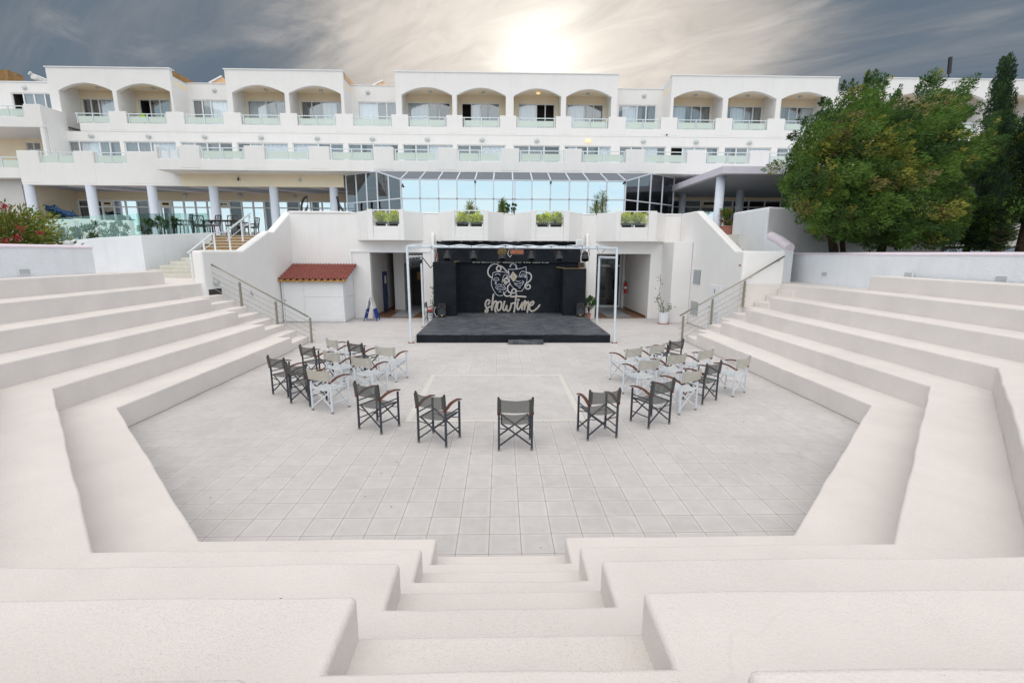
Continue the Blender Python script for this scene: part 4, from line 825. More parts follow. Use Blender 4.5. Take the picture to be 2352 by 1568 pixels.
def window(x0, x1, z0, z1, Y, kinds, nm='window'):
    """sliding window: kinds per leaf: d dark curtain, w white curtain, o open dark room, b bare glass"""
    f = MB(); t = .055; Yf = Y+.04
    f.box(x0, x1, Yf, Yf+.07, z1-t, z1); f.box(x0, x0+t, Yf, Yf+.07, z0, z1-t); f.box(x1-t, x1, Yf, Yf+.07, z0, z1-t)
    wid = [2 if k == 'W' else 1 for k in kinds]; tot = sum(wid); xs = [x0+t+(x1-x0-2*t)*sum(wid[:i])/tot for i in range(len(kinds)+1)]
    for x in xs[1:-1]: f.box(x-.035, x+.035, Yf+.005, Yf+.06, z0, z1-t)
    wo = f.build(nm, 'alu', hotel)
    gl = MB(); any_ = False
    for i, k in enumerate(kinds):
        if k != 'o': gl.quad((xs[i], Yf+.03, z0), (xs[i+1], Yf+.03, z0), (xs[i+1], Yf+.03, z1-t), (xs[i], Yf+.03, z1-t))
    if gl.f: gl.build('pane', 'window', wo)
    cu = MB()
    for i, k in enumerate(kinds):
        if k in 'dwW':
            cu.cur = 0 if k == 'd' else 1; a, c = xs[i], xs[i+1]; 
            if random.random() < .35: a, c = (a+(c-a)*random.uniform(.2, .4), c) if random.random() < .5 else (a, c-(c-a)*random.uniform(.2, .4))
            n = 14; P = []
            for j in range(n+1): P.append((a+(c-a)*j/n, Yf+.13+.035*math.sin(j*2.4+i)))
            for j in range(n): cu.quad((*P[j], z0), (*P[j+1], z0), (*P[j+1], z1-t), (*P[j], z1-t))
    if cu.f: cu.build('curtain', ['gcurtain', 'curtain'], wo, norm=False)
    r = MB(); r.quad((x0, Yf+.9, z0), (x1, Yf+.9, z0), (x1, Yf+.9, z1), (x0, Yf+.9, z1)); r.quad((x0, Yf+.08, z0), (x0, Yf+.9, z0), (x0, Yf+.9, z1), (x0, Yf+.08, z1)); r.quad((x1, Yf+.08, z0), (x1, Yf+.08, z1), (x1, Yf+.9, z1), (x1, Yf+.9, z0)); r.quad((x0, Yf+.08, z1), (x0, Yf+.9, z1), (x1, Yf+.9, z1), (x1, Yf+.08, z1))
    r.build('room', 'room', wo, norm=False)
    return wo
def railing(x0, x1, Y, zr, zb, m='frost'):
    r = MB(); r.box(x0, x1, Y-.03, Y+.03, zr-.045, zr)
    for x in (x0+.09, (x0+x1)/2, x1-.09): r.box(x-.028, x+.028, Y-.025, Y+.025, zb, zr-.045)
    r.box(x0+.12, x1-.12, Y-.02, Y+.02, zb+.03, zb+.055)
    ro = r.build('balcony_railing', 'rail', hotel)
    g_ = MB(); mid = (x0+x1)/2
    for a, c in ((x0+.14, mid-.05), (mid+.05, x1-.14)): g_.box(a, c, Y-.008, Y+.008, zb+.07, zr-.17)
    g_.build('frosted_panel', m, ro)
def parapet(xa, xb, Y, zb, zsill, zt, gaps, th=.22, nm='balcony_parapet'):
    b = MB(); b.box(xa, xb, Y, Y+th, zb, zsill); x = xa
    for a, c in gaps:
        if a > x: b.box(x, a, Y-.012, Y+th+.02, zb+.10, zt)
        x = c
    if x < xb: b.box(x, xb, Y-.012, Y+th+.02, zb+.10, zt)
    return b.build(nm, 'white', hotel, bevel=.025, seg=2)
# --- top storey
gaps3 = [(U1, 675, 985), (U1, 1140, 1495), (U1, 1655, 2002), ((U1, 2165), (U2, 495)), (U2, 650, 993), (U2, 1150, 1492), (U3, 300, 640), (U3, 785, 1120), (U3, 1268, 1620), (U3, 1762, 2092), (U4, 455, 770), (U4, 918, 1260), (U4, 1412, 1725), (U4, 1882, 2200)]
G3 = []
for q in gaps3:
    if len(q) == 3: a, c = X_(q[0](q[1], 640), FY), X_(q[0](q[2], 640), FY)
    else: a, c = X_(q[0][0](q[0][1], 640), FY), X_(q[1][0](q[1][1], 640), FY)
    G3.append((a, c))
step = (G3[-1][0]-G3[2][0])/11
XEND = 40.0; XL3 = X_(U1(566, 640), 29.4)
while G3[-1][1]+step < XEND: G3.append((G3[-1][0]+step, G3[-1][1]+step))
parapet(XL3, XEND, FY-.02, zF3-.35, zRB, zPT, G3)
for i, (a, c) in enumerate(G3): railing(a, c, FY+.08, zRT, zRB)
xr = lambda F, x: X_(F(x, 400), FY)
ARCH = {0: [(xr(U1, 525), xr(U1, 1005)), (xr(U1, 1042), xr(U1, 1522))], 1: [(xr(U2, 60), xr(U2, 530)), (xr(U2, 570), xr(U2, 1035))],
        2: [(xr(U3, 235), xr(U3, 690)), (xr(U3, 730), xr(U3, 1172)), (xr(U3, 1243), xr(U3, 1670)), (xr(U3, 1715), xr(U3, 2123))], 3: [(xr(U4, 890), xr(U4, 1335)), (xr(U4, 1380), xr(U4, 1813)), (xr(U4, 1858), xr(U5, 568))]}
BLK = [(xr(U1, 440), xr(U1, 1540)), (xr(U2, 12), xr(U2, 1062)), (xr(U3, 182), xr(U3, 2175)), (xr(U4, 865), xr(U5, 622))]
e0 = xr(U5, 1055); BLK.append((e0, e0+4*step+.4)); ARCH[4] = [(e0+.35+i*step, e0+step-.1+i*step) for i in range(4)]
WIN = [(U1, 735, 1027, 430, 'dbW'), (U1, 1245, 1527, 437, 'odd'), None, ((U1, 2215), (U2, 540), 450, 'Wdd'), (U2, 680, 1040, 455, 'ddW'), None, (U3, 290, 675, 468, 'Wdb'), (U3, 775, 1117, 474, 'owdd'), (U3, 1285, 1612, 483, 'Woo'), (U3, 1720, 2048, 490, 'Wdd'), None, (U4, 880, 1222, 500, 'Wdd'), (U4, 1370, 1685, 508, 'Wdd'), (U4, 1850, 2150, 512, 'ddW')]
wx = []
for q in WIN:
    if q is None: wx.append(None)
    elif len(q) == 5: wx.append((X_(q[0](q[1], 500), BY), X_(q[0](q[2], 500), BY), q[4], Z_(q[0](q[1], q[3]), BY)))
    else: wx.append((X_(q[0][0](q[0][1], 500), BY), X_(q[1][0](q[1][1], 500), BY), q[3], Z_(q[1][0](q[1][1], q[2]), BY)))
zW3 = sum(q[3] for q in wx if q)/sum(1 for q in wx if q)
recw = [(X_(U1(1725, 500), BY), X_(U1(2047, 500), BY), 'ddW'), (X_(U2(1190, 500), BY), X_(U2(1536, 500), BY), 'Wdd'), (X_(U4(388, 520), BY), X_(U4(730, 520), BY), 'Wdd')]
allw = [q[:3] for q in wx if q]+recw
for i in range(4): a, c = ARCH[4][i]; allw.append((a+.25, c-.35, 'ddW'))
k = 0
for bi, (xa, xb) in enumerate(BLK):
    poly = [(xa, zPT-.5)]; pz = zPT-.5
    for a, c in ARCH[bi]:
        poly += [(a, pz), (a, zSP)]
        for j in range(1, 16):
            u = j/16*2-1; poly.append((a+(c-a)*j/16, zSP+(zAP-zSP)*(1-abs(u)**1.9)))
        poly += [(c, zSP), (c, pz)]
    poly += [(xb, pz), (xb, zROOF), (xa, zROOF)]
    b = MB(); b.xz(poly, FY+.03, FY+.28); b.build('arched_front', 'white', hotel)
    b = MB(); b.box(xa, xb, FY+.28, 36, zAP+.3, zROOF-.05); b.build('roof_block', 'white', hotel)
    b = MB(); b.box(xa-.05, xb+.05, FY-.02, FY+.4, zROOF, zROOF+.05); b.build('roof_coping', 'alu', hotel)
    # loggia cheeks
    edges = [xa]+[v for ac in ARCH[bi] for v in ac]+[xb]
    for j in range(0, len(edges), 2): b = MB(); b.box(edges[j]+.004, edges[j+1]-.004, FY+.281, BY-.001, zF3, zAP+.3); b.build('loggia_cheek', 'white', hotel)
    b = MB(); b.box(xa, xb, FY+.285, BY+.02, zAP+.02, zAP+.298); b.build('loggia_ceiling', 'cream', hotel)  # cream ceiling carries the same warm bounce in its colour
    b = MB(); pieces(b, xa, xb, zF3, zAP+.02, BY, .2, [(w[0], w[1], zF3, zW3) for w in allw if xa < w[0] and w[1] < xb+.4]); b.build('loggia_wall', 'cream', hotel)  # warm bounced light put into the wall's cream colour
    for a, c in ARCH[bi]:
        lit = bi == 2 and ARCH[bi].index((a, c)) == 2
        b = MB(); b.lathe(((a+c)/2+.1, (FY+BY)/2+.1, zAP-.07), [(0, 0), (.10, .01), (.13, .06), (.13, .085)], 14); b.build('ceiling_lamp', 'lit' if lit else 'lampglass', hotel, smooth=True)
    if bi in (0, 1):
        b = MB(); b.add([(xb+.006, FY+.28, zREC), (xb+.006, 33.6, zREC), (xb+.006, 33.6, zREC+.35), (xb+.006, FY+.28, zROOF-.02)], [(0, 1, 2, 3)]); b.add([(xb+.03, FY+.28, zREC), (xb+.03, 33.6, zREC), (xb+.03, 33.6, zREC+.35), (xb+.03, FY+.28, zROOF-.02)], [(0, 3, 2, 1)]); b.build('bare_parapet_side', 'brown' if bi == 0 else 'orange', hotel)
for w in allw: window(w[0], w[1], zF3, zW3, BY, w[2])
for i, (xa, xb) in enumerate(((BLK[0][1], BLK[1][0]), (BLK[1][1], BLK[2][0]), (BLK[2][1], BLK[3][0]), (BLK[3][1], BLK[4][0]))):
    b = MB(); pieces(b, xa, xb, zF3, zREC, BY, .2, [(w[0], w[1], zF3, zW3) for w in recw if xa < w[0] < xb]); b.box(xa, xb, BY+.2, 36, zREC-.25, zREC-.02); b.build('recessed_wall', 'white', hotel)
    b = MB(); b.box(xa, xb, BY-.04, BY+.3, zREC, zREC+.04); b.build('roof_coping', 'alu', hotel)
    wl_ = [w for w in recw if xa < w[0] < xb]
    if wl_:
        x = wl_[0][0]+(wl_[0][1]-wl_[0][0])*(.28 if i == 1 else .66); b = MB(); b.lathe((x, BY, zW3+.55), [(.14, 0), (.14, -.04), (.10, -.09), (0, -.1)], 14, 'y'); b.build('wall_lamp', 'lampglass', hotel, smooth=True)
# floors, body
b = MB(); b.box(XL3, XEND, FY+.2, BY+1, zF3-.35, zF3-.01); b.build('floor_slab', 'white', hotel)
b = MB(); b.box(-45, 45, 33.6, 46, TZ, 12.7); b.build('main_block', 'white', hotel)
# small roof gables
for F, x0, xm, x1, yb, yt in ((U1, 1885, 1990, 2028, 302, 245), (U2, 1330, 1418, 1455, 325, 282), (U1, 272, 282, 322, 228, 207)):
    Y = 33.5; b = MB(); p0, p1, p2 = gy(F(x0, yb), Y), gy(F(xm, yt), Y), gy(F(x1, yb), Y)
    b.xz([(p0.x, p0.z-.2), (p2.x, p2.z-.2), (p2.x, p2.z), (p1.x, p1.z), (p0.x, p0.z)], Y, Y+1.5); b.build('roof_gable', 'orange' if F is not U1 or x0 > 1000 else 'white', hotel)
    b = MB(); b.bar((p0.x-.05, Y-.03, p0.z+.03), (p1.x, Y-.03, p1.z+.05), .12, .07); b.build('gable_verge', 'alu', hotel)
# --- middle storey
w2 = [(U1, 600, 1075, 'dWdd'), (U1, 1110, 1575, 'ddW'), (U1, 1618, 2080, 'wddb'), (U2, 105, 565, 'bwW'), (U2, 605, 1060, 'Wdd'), (U2, 1100, 1553, 'ddW'), (U3, 247, 700, 'ddW'), (U3, 735, 1172, 'ddW'), (U3, 1240, 1658, 'ddb'), (U3, 1697, 2117, 'wddw'), (U4, 400, 818, 'ddW'), (U4, 860, 1292, 'owwd'), (U4, 1345, 1765, 'ddW')]
W2 = []
for q in w2:
    if len(q) == 4: W2.append((X_(q[0](q[1], 850), FY), X_(q[0](q[2], 850), FY), q[3]))
    else: W2.append((X_(q[0][0](q[0][1], 850), FY), X_(q[1][0](q[1][1], 850), FY), q[2]))
while W2[-1][1]+step < XEND-1: W2.append((W2[-1][0]+step, W2[-1][1]+step, random.choice(['ddW', 'Wdd'])))
b = MB(); pieces(b, XL3, XEND, zF2, zF3-.351, FY, .2, [(w[0], w[1], zF2, zW2) for w in W2]); b.build('facade_wall', 'white', hotel)
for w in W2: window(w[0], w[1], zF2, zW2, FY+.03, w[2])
for F, x, y, l in ((U1, 820, 770, 0), (U1, 1335, 775, 0), (U1, 1835, 778, 0), (U2, 325, 785, 0), (U2, 828, 792, 0), (U2, 1322, 797, 0), (U3, 470, 802, 0), (U3, 960, 806, 0), (U3, 1450, 815, 0), (U3, 1908, 818, 1), (U4, 613, 820, 0), (U4, 1085, 826, 0), (U4, 1563, 833, 0)):
    p = gy(F(x, y), FY); b = MB(); b.ball((p.x, FY-.07, p.z), .165, 10, (1, .5, .72)); b.build('wall_lamp', 'lit' if l else 'lampglass', hotel, smooth=True)
p = gy(U4(820, 763), FY); b = MB(); b.ball((p.x, FY-.06, p.z), .05, 8); b.build('security_camera', 'blackm', hotel)
# balconies of the middle storey: projecting middle part
g2 = [(U1, 1410, 1605), (U1, 1790, 2190), (U2, 355, 752), (U2, 935, 1330), (U2, 1510, 1907), (U3, 735, 1132), (U3, 1292, 1688), (U3, 1853, 2250), (U4, 625, 1005), (U4, 1180, 1570), (U4, 1742, 2130)]
G2 = [(X_(F(a, 950), B2), X_(F(c, 950), B2)) for F, a, c in g2]
st2 = (G2[-1][0]-G2[1][0])/9
while G2[-1][1]+st2 < XEND-1: G2.append((G2[-1][0]+st2, G2[-1][1]+st2))
xm0 = X_(U1(1402, 1040), B2)
parapet(xm0, XEND, B2, z2SB, z2RB, z2PT, G2)
for i, (a, c) in enumerate(G2): railing(a, c, B2+.1, z2RT, z2RB, 'frost' if i else 'pot')  # first panel opaque white: sunlight on the glass put into its material
b = MB(); b.box(xm0, XEND, B2+.22, FY-.001, z2SB+.003, zF2-.002); b.build('balcony_slab', 'white', hotel)
b = MB(); b.box(xm0, xm0+.2, B2+.22, BL+.2, z2SB+.02, z2RB+.02); b.build('balcony_return', 'white', hotel)
b = MB(); b.box(xm0+.05, xm0+.09, B2+.2, BL, z2RT-.045, z2RT); b.box(xm0+.04, xm0+.1, B2+.9, B2+.96, z2RB, z2RT); b.build('return_railing', 'rail', hotel)
# left part above the columns
xl0 = X_(U1(160, 1000), BL); zlb = Z_(U1(700, 1212), BL); zlr, zlt, zls = Z_(U1(500, 910), BL), Z_(U1(240, 900), BL), Z_(U1(500, 1012), BL)
GL = [(X_(U1(a, 960), BL), X_(U1(c, 960), BL)) for a, c in ((345, 660), (838, 1130))]
parapet(xl0, xm0+.35, BL, zlb, zls, zlt, GL)
for a, c in GL: railing(a, c, BL+.1, zlr, zls)
b = MB(); b.box(xl0, xm0+.3, BL+.22, FY-.002, zF2-.5, zF2-.01); b.build('balcony_slab', 'white', hotel)
# far left wing, standing forward
VY = 29.05; vx1 = X_(U1(372, 600), VY)
v3b, v3t, v3r, v3s = Z_(U1(100, 690), VY), Z_(U1(290, 485), VY), Z_(U1(100, 495), VY), Z_(U1(100, 598), VY)
b = MB(); b.box(-40, X_(U1(215, 550), VY)-.001, VY, VY+.22, v3b, v3s); b.box(X_(U1(215, 550), VY), vx1, VY-.01, VY+.239, v3b, v3t); b.box(vx1-.25, vx1, VY+.24, FY+.2, z2RB, v3t-.02); b.box(vx1-.22, vx1-.03, VY+.002, VY+.22, z2RB, v3b-.001); b.build('wing_parapet', 'white', hotel, bevel=.02, seg=2)
railing(X_(U1(-90, 550), VY), X_(U1(215, 550), VY), VY+.08, v3r, v3s)
b = MB(); b.box(-40, vx1-.25, VY+.22, BY, v3b+.003, v3s-.1); b.build('balcony_slab', 'white', hotel)
wa, wb = X_(U1(100, 420), BY), X_(U1(498, 420), BY); zwt = Z_(U1(150, 383), BY)
b = MB(); pieces(b, -40, BLK[0][0], zF3-.3, zREC-.05, BY, .2, [(wa, wb, zF3-.3, zwt)]); b.build('wing_wall', 'white', hotel); window(wa, wb, zF3-.3, zwt, BY, 'oddb')
b = MB(); b.box(-40, BLK[0][0], BY-.04, BY+.3, zREC-.05, zREC); b.build('roof_coping', 'alu', hotel)
b = MB(); b.lathe((X_(U1(222, 340), BY), BY, Z_(U1(222, 340), BY)), [(.14, 0), (.14, -.04), (.10, -.09), (0, -.1)], 14, 'y'); b.build('wall_lamp', 'lampglass', hotel, smooth=True)
b = MB(); b.box(X_(U1(-40, 200), 33), X_(U1(68, 200), 33), 33, 34, zREC-.1, Z_(U1(40, 178), 33)); b.build('roof_block', 'brown', hotel)
b = MB(); wa, wb = X_(U1(240, 900), BY), X_(U1(372, 900), BY); zwt = Z_(U1(300, 826), BY); pieces(b, -40, wb+.3, zF2, v3b, BY-.02, .2, [(wa, wb, zF2, zwt)]); b.build('wing_wall', 'cream', hotel); window(wa, wb, zF2, zwt, BY-.02, 'dd')
VB = 27.9; b = MB(); zz0, zz1, zz2, zz3 = Z_(U1(80, 1145), VB), Z_(U1(80, 1052), VB), Z_(U1(80, 955), VB), Z_(U1(180, 905), VB)
b.box(-40, xl0-.006, VB, VB+.2, zz0, zz1); b.build('wing_parapet', 'white', hotel)
railing(X_(U1(-160, 1000), VB), xl0-.01, VB+.08, zz2, zz1); b = MB(); b.box(-40, xl0-.01, VB+.2, BY-.03, zz0+.003, zz1-.05); b.build('balcony_slab', 'white', hotel)
b = MB(); b.box(-40, X_(U1(212, 1300), 28.4), 28.4, 28.6, TZ, zz0+.002); b.build('wing_base', 'grey', hotel)
# --- ground floor arcade at left
zbm = Z_(U1(700, 1212), 27.8); xg = X_(U2(1075, 1200), 28)
b = MB(); b.box(xm0+.36, xg, 27.78, 28.1, zbm, z2SB+.002); b.box(xl0+.1, xm0+.36, 28.03, 28.12, zbm+.01, zF2-.51); b.build('arcade_beam', 'cream', hotel)
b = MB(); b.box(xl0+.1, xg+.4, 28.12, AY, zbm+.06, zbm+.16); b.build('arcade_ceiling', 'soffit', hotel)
b = MB()
for i in range(6):
    x = xl0+2.2+i*3.4; b.hexa([(x, 28.15, zbm-.02), (x+.5, 28.15, zbm-.02), (x+3.0, AY, zbm-.02), (x+2.5, AY, zbm-.02)], [(x, 28.15, zbm+.055), (x+.5, 28.15, zbm+.055), (x+3.0, AY, zbm+.055), (x+2.5, AY, zbm+.055)])
b.build('ceiling_beam', 'lilac', hotel)
cxs = [(U1, 222, 300), (U1, 775, 845), (U1, 1322, 1395), (U1, 1873, 1946), (U2, 398, 467), (U2, 940, 1003)]
for F, a, c in cxs:
    x = (X_(F(a, 1222), 28)+X_(F(c, 1222), 28))/2; b = MB(); b.lathe((x, 28.0, TZ), [(.25, 0), (.235, .3), (.235, zbm-TZ+.005)], 24); b.build('column', 'bluewhite', hotel, smooth=True, bevel=.002, seg=1)
xw0 = X_(U1(705, 1400), AY); zwt = Z_(U1(1300, 1345), AY); ztr = Z_(U1(1300, 1408), AY)
b = MB(); b.box(-27.3, xg+.5, AY, AY+.2, zwt, zbm+.2); b.box(-27.3, xw0, AY, AY+.2, TZ, zwt); b.build('arcade_wall', 'tan', hotel)
xe0 = X_(U1(300, 1300), 28.2); b = MB(); b.add([(xe0, 28.2, TZ), (xw0-.02, AY-.01, TZ), (xw0-.02, AY-.01, zbm+.1), (xe0, 28.2, zbm+.1), (xe0-.2, 28.3, TZ), (xw0-.2, AY-.01, TZ), (xw0-.2, AY-.01, zbm+.1), (xe0-.2, 28.3, zbm+.1)], [(0, 1, 2, 3), (4, 7, 6, 5), (0, 3, 7, 4), (1, 5, 6, 2), (3, 2, 6, 7)]); b.build('arcade_end_wall', 'tan', hotel)
def glazing(x0, x1, Y, z0, ztr_, z1, nx, special, nm='glazed_wall'):
    f = MB(); w = (x1-x0)/nx
    for i in range(nx+1): f.box(x0+i*w-.04, x0+i*w+.04, Y-.03, Y+.05, z0, z1)
    f.box(x0, x1, Y-.025, Y+.045, ztr_-.035, ztr_+.035); f.box(x0, x1, Y-.026, Y+.046, z1-.07, z1)
    fo = f.build(nm, 'alu', hotel); g1, g2_, rm = MB(), MB(), MB(); vf = MB()
    for i in range(nx):
        k = special.get(i, 'm')
        for za, zb in ((z0, ztr_), (ztr_, z1)):
            top = za == ztr_
            tgt = g1 if (k == 'm' or (k == 'v' and not top)) else MB()
            tgt.quad((x0+i*w, Y+.02, za), (x0+(i+1)*w, Y+.02, za), (x0+(i+1)*w, Y+.02, zb), (x0+i*w, Y+.02, zb))
            if tgt is not g1: tgt.build('dark_pane', 'darkglass', fo, norm=False)
            if k == 'v' and top: vf = MB(); vf.box(x0+i*w+.05, x0+(i+1)*w-.05, Y-.06, Y-.027, za+.05, za+.13); vf.box(x0+i*w+.05, x0+(i+1)*w-.05, Y-.06, Y-.027, zb-.16, zb-.08); vf.box(x0+i*w+.05, x0+i*w+.15, Y-.06, Y-.027, za+.13, zb-.16); vf.box(x0+(i+1)*w-.15, x0+(i+1)*w-.05, Y-.06, Y-.027, za+.13, zb-.16); vf.build('vent_sash', 'cream', fo)
    g1.build('reflective_pane', 'mirror', fo, norm=False)
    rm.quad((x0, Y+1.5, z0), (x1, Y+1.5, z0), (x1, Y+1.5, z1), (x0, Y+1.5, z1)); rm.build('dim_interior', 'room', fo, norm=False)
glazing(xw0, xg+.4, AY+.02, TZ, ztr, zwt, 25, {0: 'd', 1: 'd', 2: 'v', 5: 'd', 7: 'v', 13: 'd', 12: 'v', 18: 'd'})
for F, x, y in ((U1, 1660, 1305), (U1, 2153, 1305), (U2, 138, 1307), (U2, 627, 1315)):
    p = gy(F(x, y), AY); b = MB(); b.lathe((p.x, AY, p.z), [(.13, 0), (.13, -.05), (.10, -.1), (0, -.12)], 14, 'y'); b.build('wall_lamp', 'lampglass', hotel, smooth=True)
for F, x, y in ((U1, 2145, 1158), (U2, 127, 1158), (U2, 673, 1163)):
    p = gy(F(x, y), 27.78); b = MB(); b.box(p.x-.03, p.x+.03, 27.68, 27.78, p.z-.03, p.z+.1); b.lathe((p.x, 27.66, p.z-.03), [(.07, 0), (.07, .12)], 10, 'y'); b.build('spotlight', 'lampglass', hotel)
# --- glazed sunroom over the stage
zEV, zRL = Z_(U3(1062, 1166), 25), Z_(U3(1062, 1335), 25)
xmul = [X_(U3(x, 1300), 25) for x in (235, 403, 570, 735, 898, 1062, 1234, 1407, 1572, 1742, 1908, 2075, 2241)]
sp = hotel; f = MB(); Y0 = 25.0; YB, zBK = B2-.01, z2SB-.02
g1, DP, g3 = MB(), [], MB()
for x in xmul: f.bar((x, Y0, TZ), (x, Y0, zEV), .06, .09); 
for x in xmul:
    xt = x*.985+.02; f.bar((x, Y0-.01, zEV), (xt, YB, zBK), .07, .07)
f.bar((xmul[0], Y0-.01, zRL), (xmul[-1], Y0-.01, zRL), .07, .06); f.bar((xmul[0], Y0, zEV), (xmul[-1], Y0, zEV), .05, .05); f.bar((xmul[6]+.12, Y0, TZ), (xmul[6]+.12, Y0, zEV), .05, .09)
for i in range(12):
    a, c = xmul[i], xmul[i+1]
    for za, zb in ((TZ, zRL), (zRL, zEV)): e_ = [random.uniform(-.011, .011) for _ in range(3)]; g1.quad((a, Y0+.022+e_[0], za), (c, Y0+.022+e_[1], za), (c, Y0+.022+e_[1]+e_[2], zb), (a, Y0+.022+e_[0]+e_[2], zb))
    g3.quad((a, Y0+.01, zEV+.015), (c, Y0+.01, zEV+.015), (c*.985+.02, YB, zBK+.015), (a*.985+.02, YB, zBK+.015))
for s, P0, P1, P2, nsub in ((-1, (xmul[0], Y0), (X_(U2(1370, 1340), 26.3), 26.3), (X_(U2(1093, 1300), 27.75), 27.75), 3), (1, (xmul[-1], Y0), (X_(U4(670, 1340), 26.3), 26.3), (X_(U4(880, 1300), 27.75), 27.75), 2)):
    Q = [Vector((*P0, 0)), Vector((*P0, 0)).lerp(Vector((*P1, 0)), .5), Vector((*P1, 0))]+[Vector((*P1, 0)).lerp(Vector((*P2, 0)), i/nsub) for i in range(1, nsub+1)]
    T = [zEV, (zEV+zBK)/2, zBK]+[zBK]*nsub
    for i in range(len(Q)):
        f.bar((Q[i].x, Q[i].y, TZ), (Q[i].x, Q[i].y, T[i]), .075, .08)
        if i:
            f.bar((Q[i-1].x, Q[i-1].y, zRL), (Q[i].x, Q[i].y, zRL), .07, .06); f.bar((Q[i-1].x, Q[i-1].y, T[i-1]), (Q[i].x, Q[i].y, T[i]), .07, .06)
            for hi in (0, 1):
                A, B = ((TZ, TZ), (zRL, zRL)) if not hi else ((zRL, zRL), (T[i-1], T[i]))
                DP.append([(Q[i-1].x, Q[i-1].y, A[0]), (Q[i].x, Q[i].y, A[1]), (Q[i].x, Q[i].y, B[1]), (Q[i-1].x, Q[i-1].y, B[0])])
    g3.add([(Q[0].x, Q[0].y, zEV+.015), (Q[0].x*.985+.02, YB, zBK+.015), (Q[2].x, Q[2].y, zBK+.016), (Q[1].x, Q[1].y, T[1]+.015)], [(0, 1, 2, 3)])
fo = f.build('sunroom_frame', 'galu', hotel); g1.build('reflective_pane', 'mirror', fo, norm=False)
for q in DP: b = MB(); b.add(q, [(0, 1, 2, 3)]); b.build('dark_pane', 'darkglass', fo, norm=False)
MW['roofp'] = mat('grey_roof_panel', (0.17, 0.185, 0.21), 0.7, spec=0.1); g3.build('sloping_roof_panel', 'roofp', fo, norm=False)
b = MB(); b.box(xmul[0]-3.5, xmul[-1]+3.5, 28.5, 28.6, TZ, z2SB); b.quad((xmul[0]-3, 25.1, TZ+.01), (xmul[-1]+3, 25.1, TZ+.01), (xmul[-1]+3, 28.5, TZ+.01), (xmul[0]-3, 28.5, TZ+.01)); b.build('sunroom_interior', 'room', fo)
for F, x, y in ((U2, 1590, 1215), (U3, 897, 1178), (U3, 1577, 1185), (U4, 450, 1185)):
    p = gy(F(x, y), 24.9); b = MB(); b.bar((p.x, 24.98, p.z+.1), (p.x, 24.86, p.z), .03); b.lathe((p.x, 24.82, p.z-.02), [(.045, 0), (.055, .12)], 8, 'y'); b.build('security_camera', 'char', hotel)
# --- porch canopy at right
CYF = 21.6; cz0 = Z_(U4(1320, 1105), CYF); cz1 = Z_(U4(1320, 1040), CYF); cx = X_(U4(1320, 1080), CYF); bxp = X_(U4(887, 1225), 27.4)
b = MB(); poly = [(cx, CYF), (32, CYF), (32, FY-.05), (bxp-.2, FY-.05), (bxp, 27.4)]; b.prism(poly, cz0, cz1); b.build('porch_canopy', 'porch', hotel)
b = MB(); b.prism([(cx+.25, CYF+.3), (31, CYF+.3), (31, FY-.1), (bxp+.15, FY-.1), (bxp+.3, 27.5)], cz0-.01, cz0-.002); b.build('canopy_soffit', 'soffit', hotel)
for F, a, c, y, Y in ((U4, 940, 1000, 1240, 28.8), (U4, 1270, 1348, 1135, 22.4), (U4, 1452, 1520, 1245, 27)):
    x = (X_(F(a, y), Y)+X_(F(c, y), Y))/2; r = (X_(F(c, y), Y)-X_(F(a, y), Y))/2*.97; b = MB(); b.lathe((x, Y, TZ-1.3), [(r*1.05, 0), (r, 1.3), (r, cz0-TZ+1.295)], 24); b.build('column', 'bluewhite', hotel, smooth=True)
xa = X_(U4(882, 1400), AY); zwt2, ztr2 = Z_(U4(1200, 1343), AY), Z_(U4(1200, 1408), AY)
b = MB(); b.box(xa-2.5, 34, AY, AY+.2, zwt2, z2SB+.1); b.build('porch_wall', 'tan', hotel)
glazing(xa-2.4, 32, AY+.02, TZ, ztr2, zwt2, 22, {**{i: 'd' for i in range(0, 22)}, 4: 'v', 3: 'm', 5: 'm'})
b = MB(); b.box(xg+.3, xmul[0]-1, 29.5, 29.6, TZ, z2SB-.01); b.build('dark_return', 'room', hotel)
p0 = gy(U5(1612, 285), 36); p1 = gy(U5(1635, 65), 36); t = thing('antenna_mast', 'slim black antenna panel on a pole standing on the right hand roof', 'antenna', (p0.x, 36, p0.z-.6))
q = gy(U5(1622, 215), 36); b = MB(); b.tube([(p0.x, 36, p0.z-.6), q], .045, 8); b.build('pole', 'blackm', t); b = MB(); b.bar(q, p1, .2, .14); b.build('antenna_panel', 'blackm', t)
b = MB(); p = gy(U1(1280, 565), BY-.5); b.lathe((p.x, BY-.5, p.z-.45), [(.25, 0), (.18, .2), (.05, .42), (0, .45)], 10); tag(b.build('beach_towel', 'lime', base=(p.x, BY-.5, p.z-.45)), 'lime green towel draped up behind a top storey balcony railing at left', 'towel')

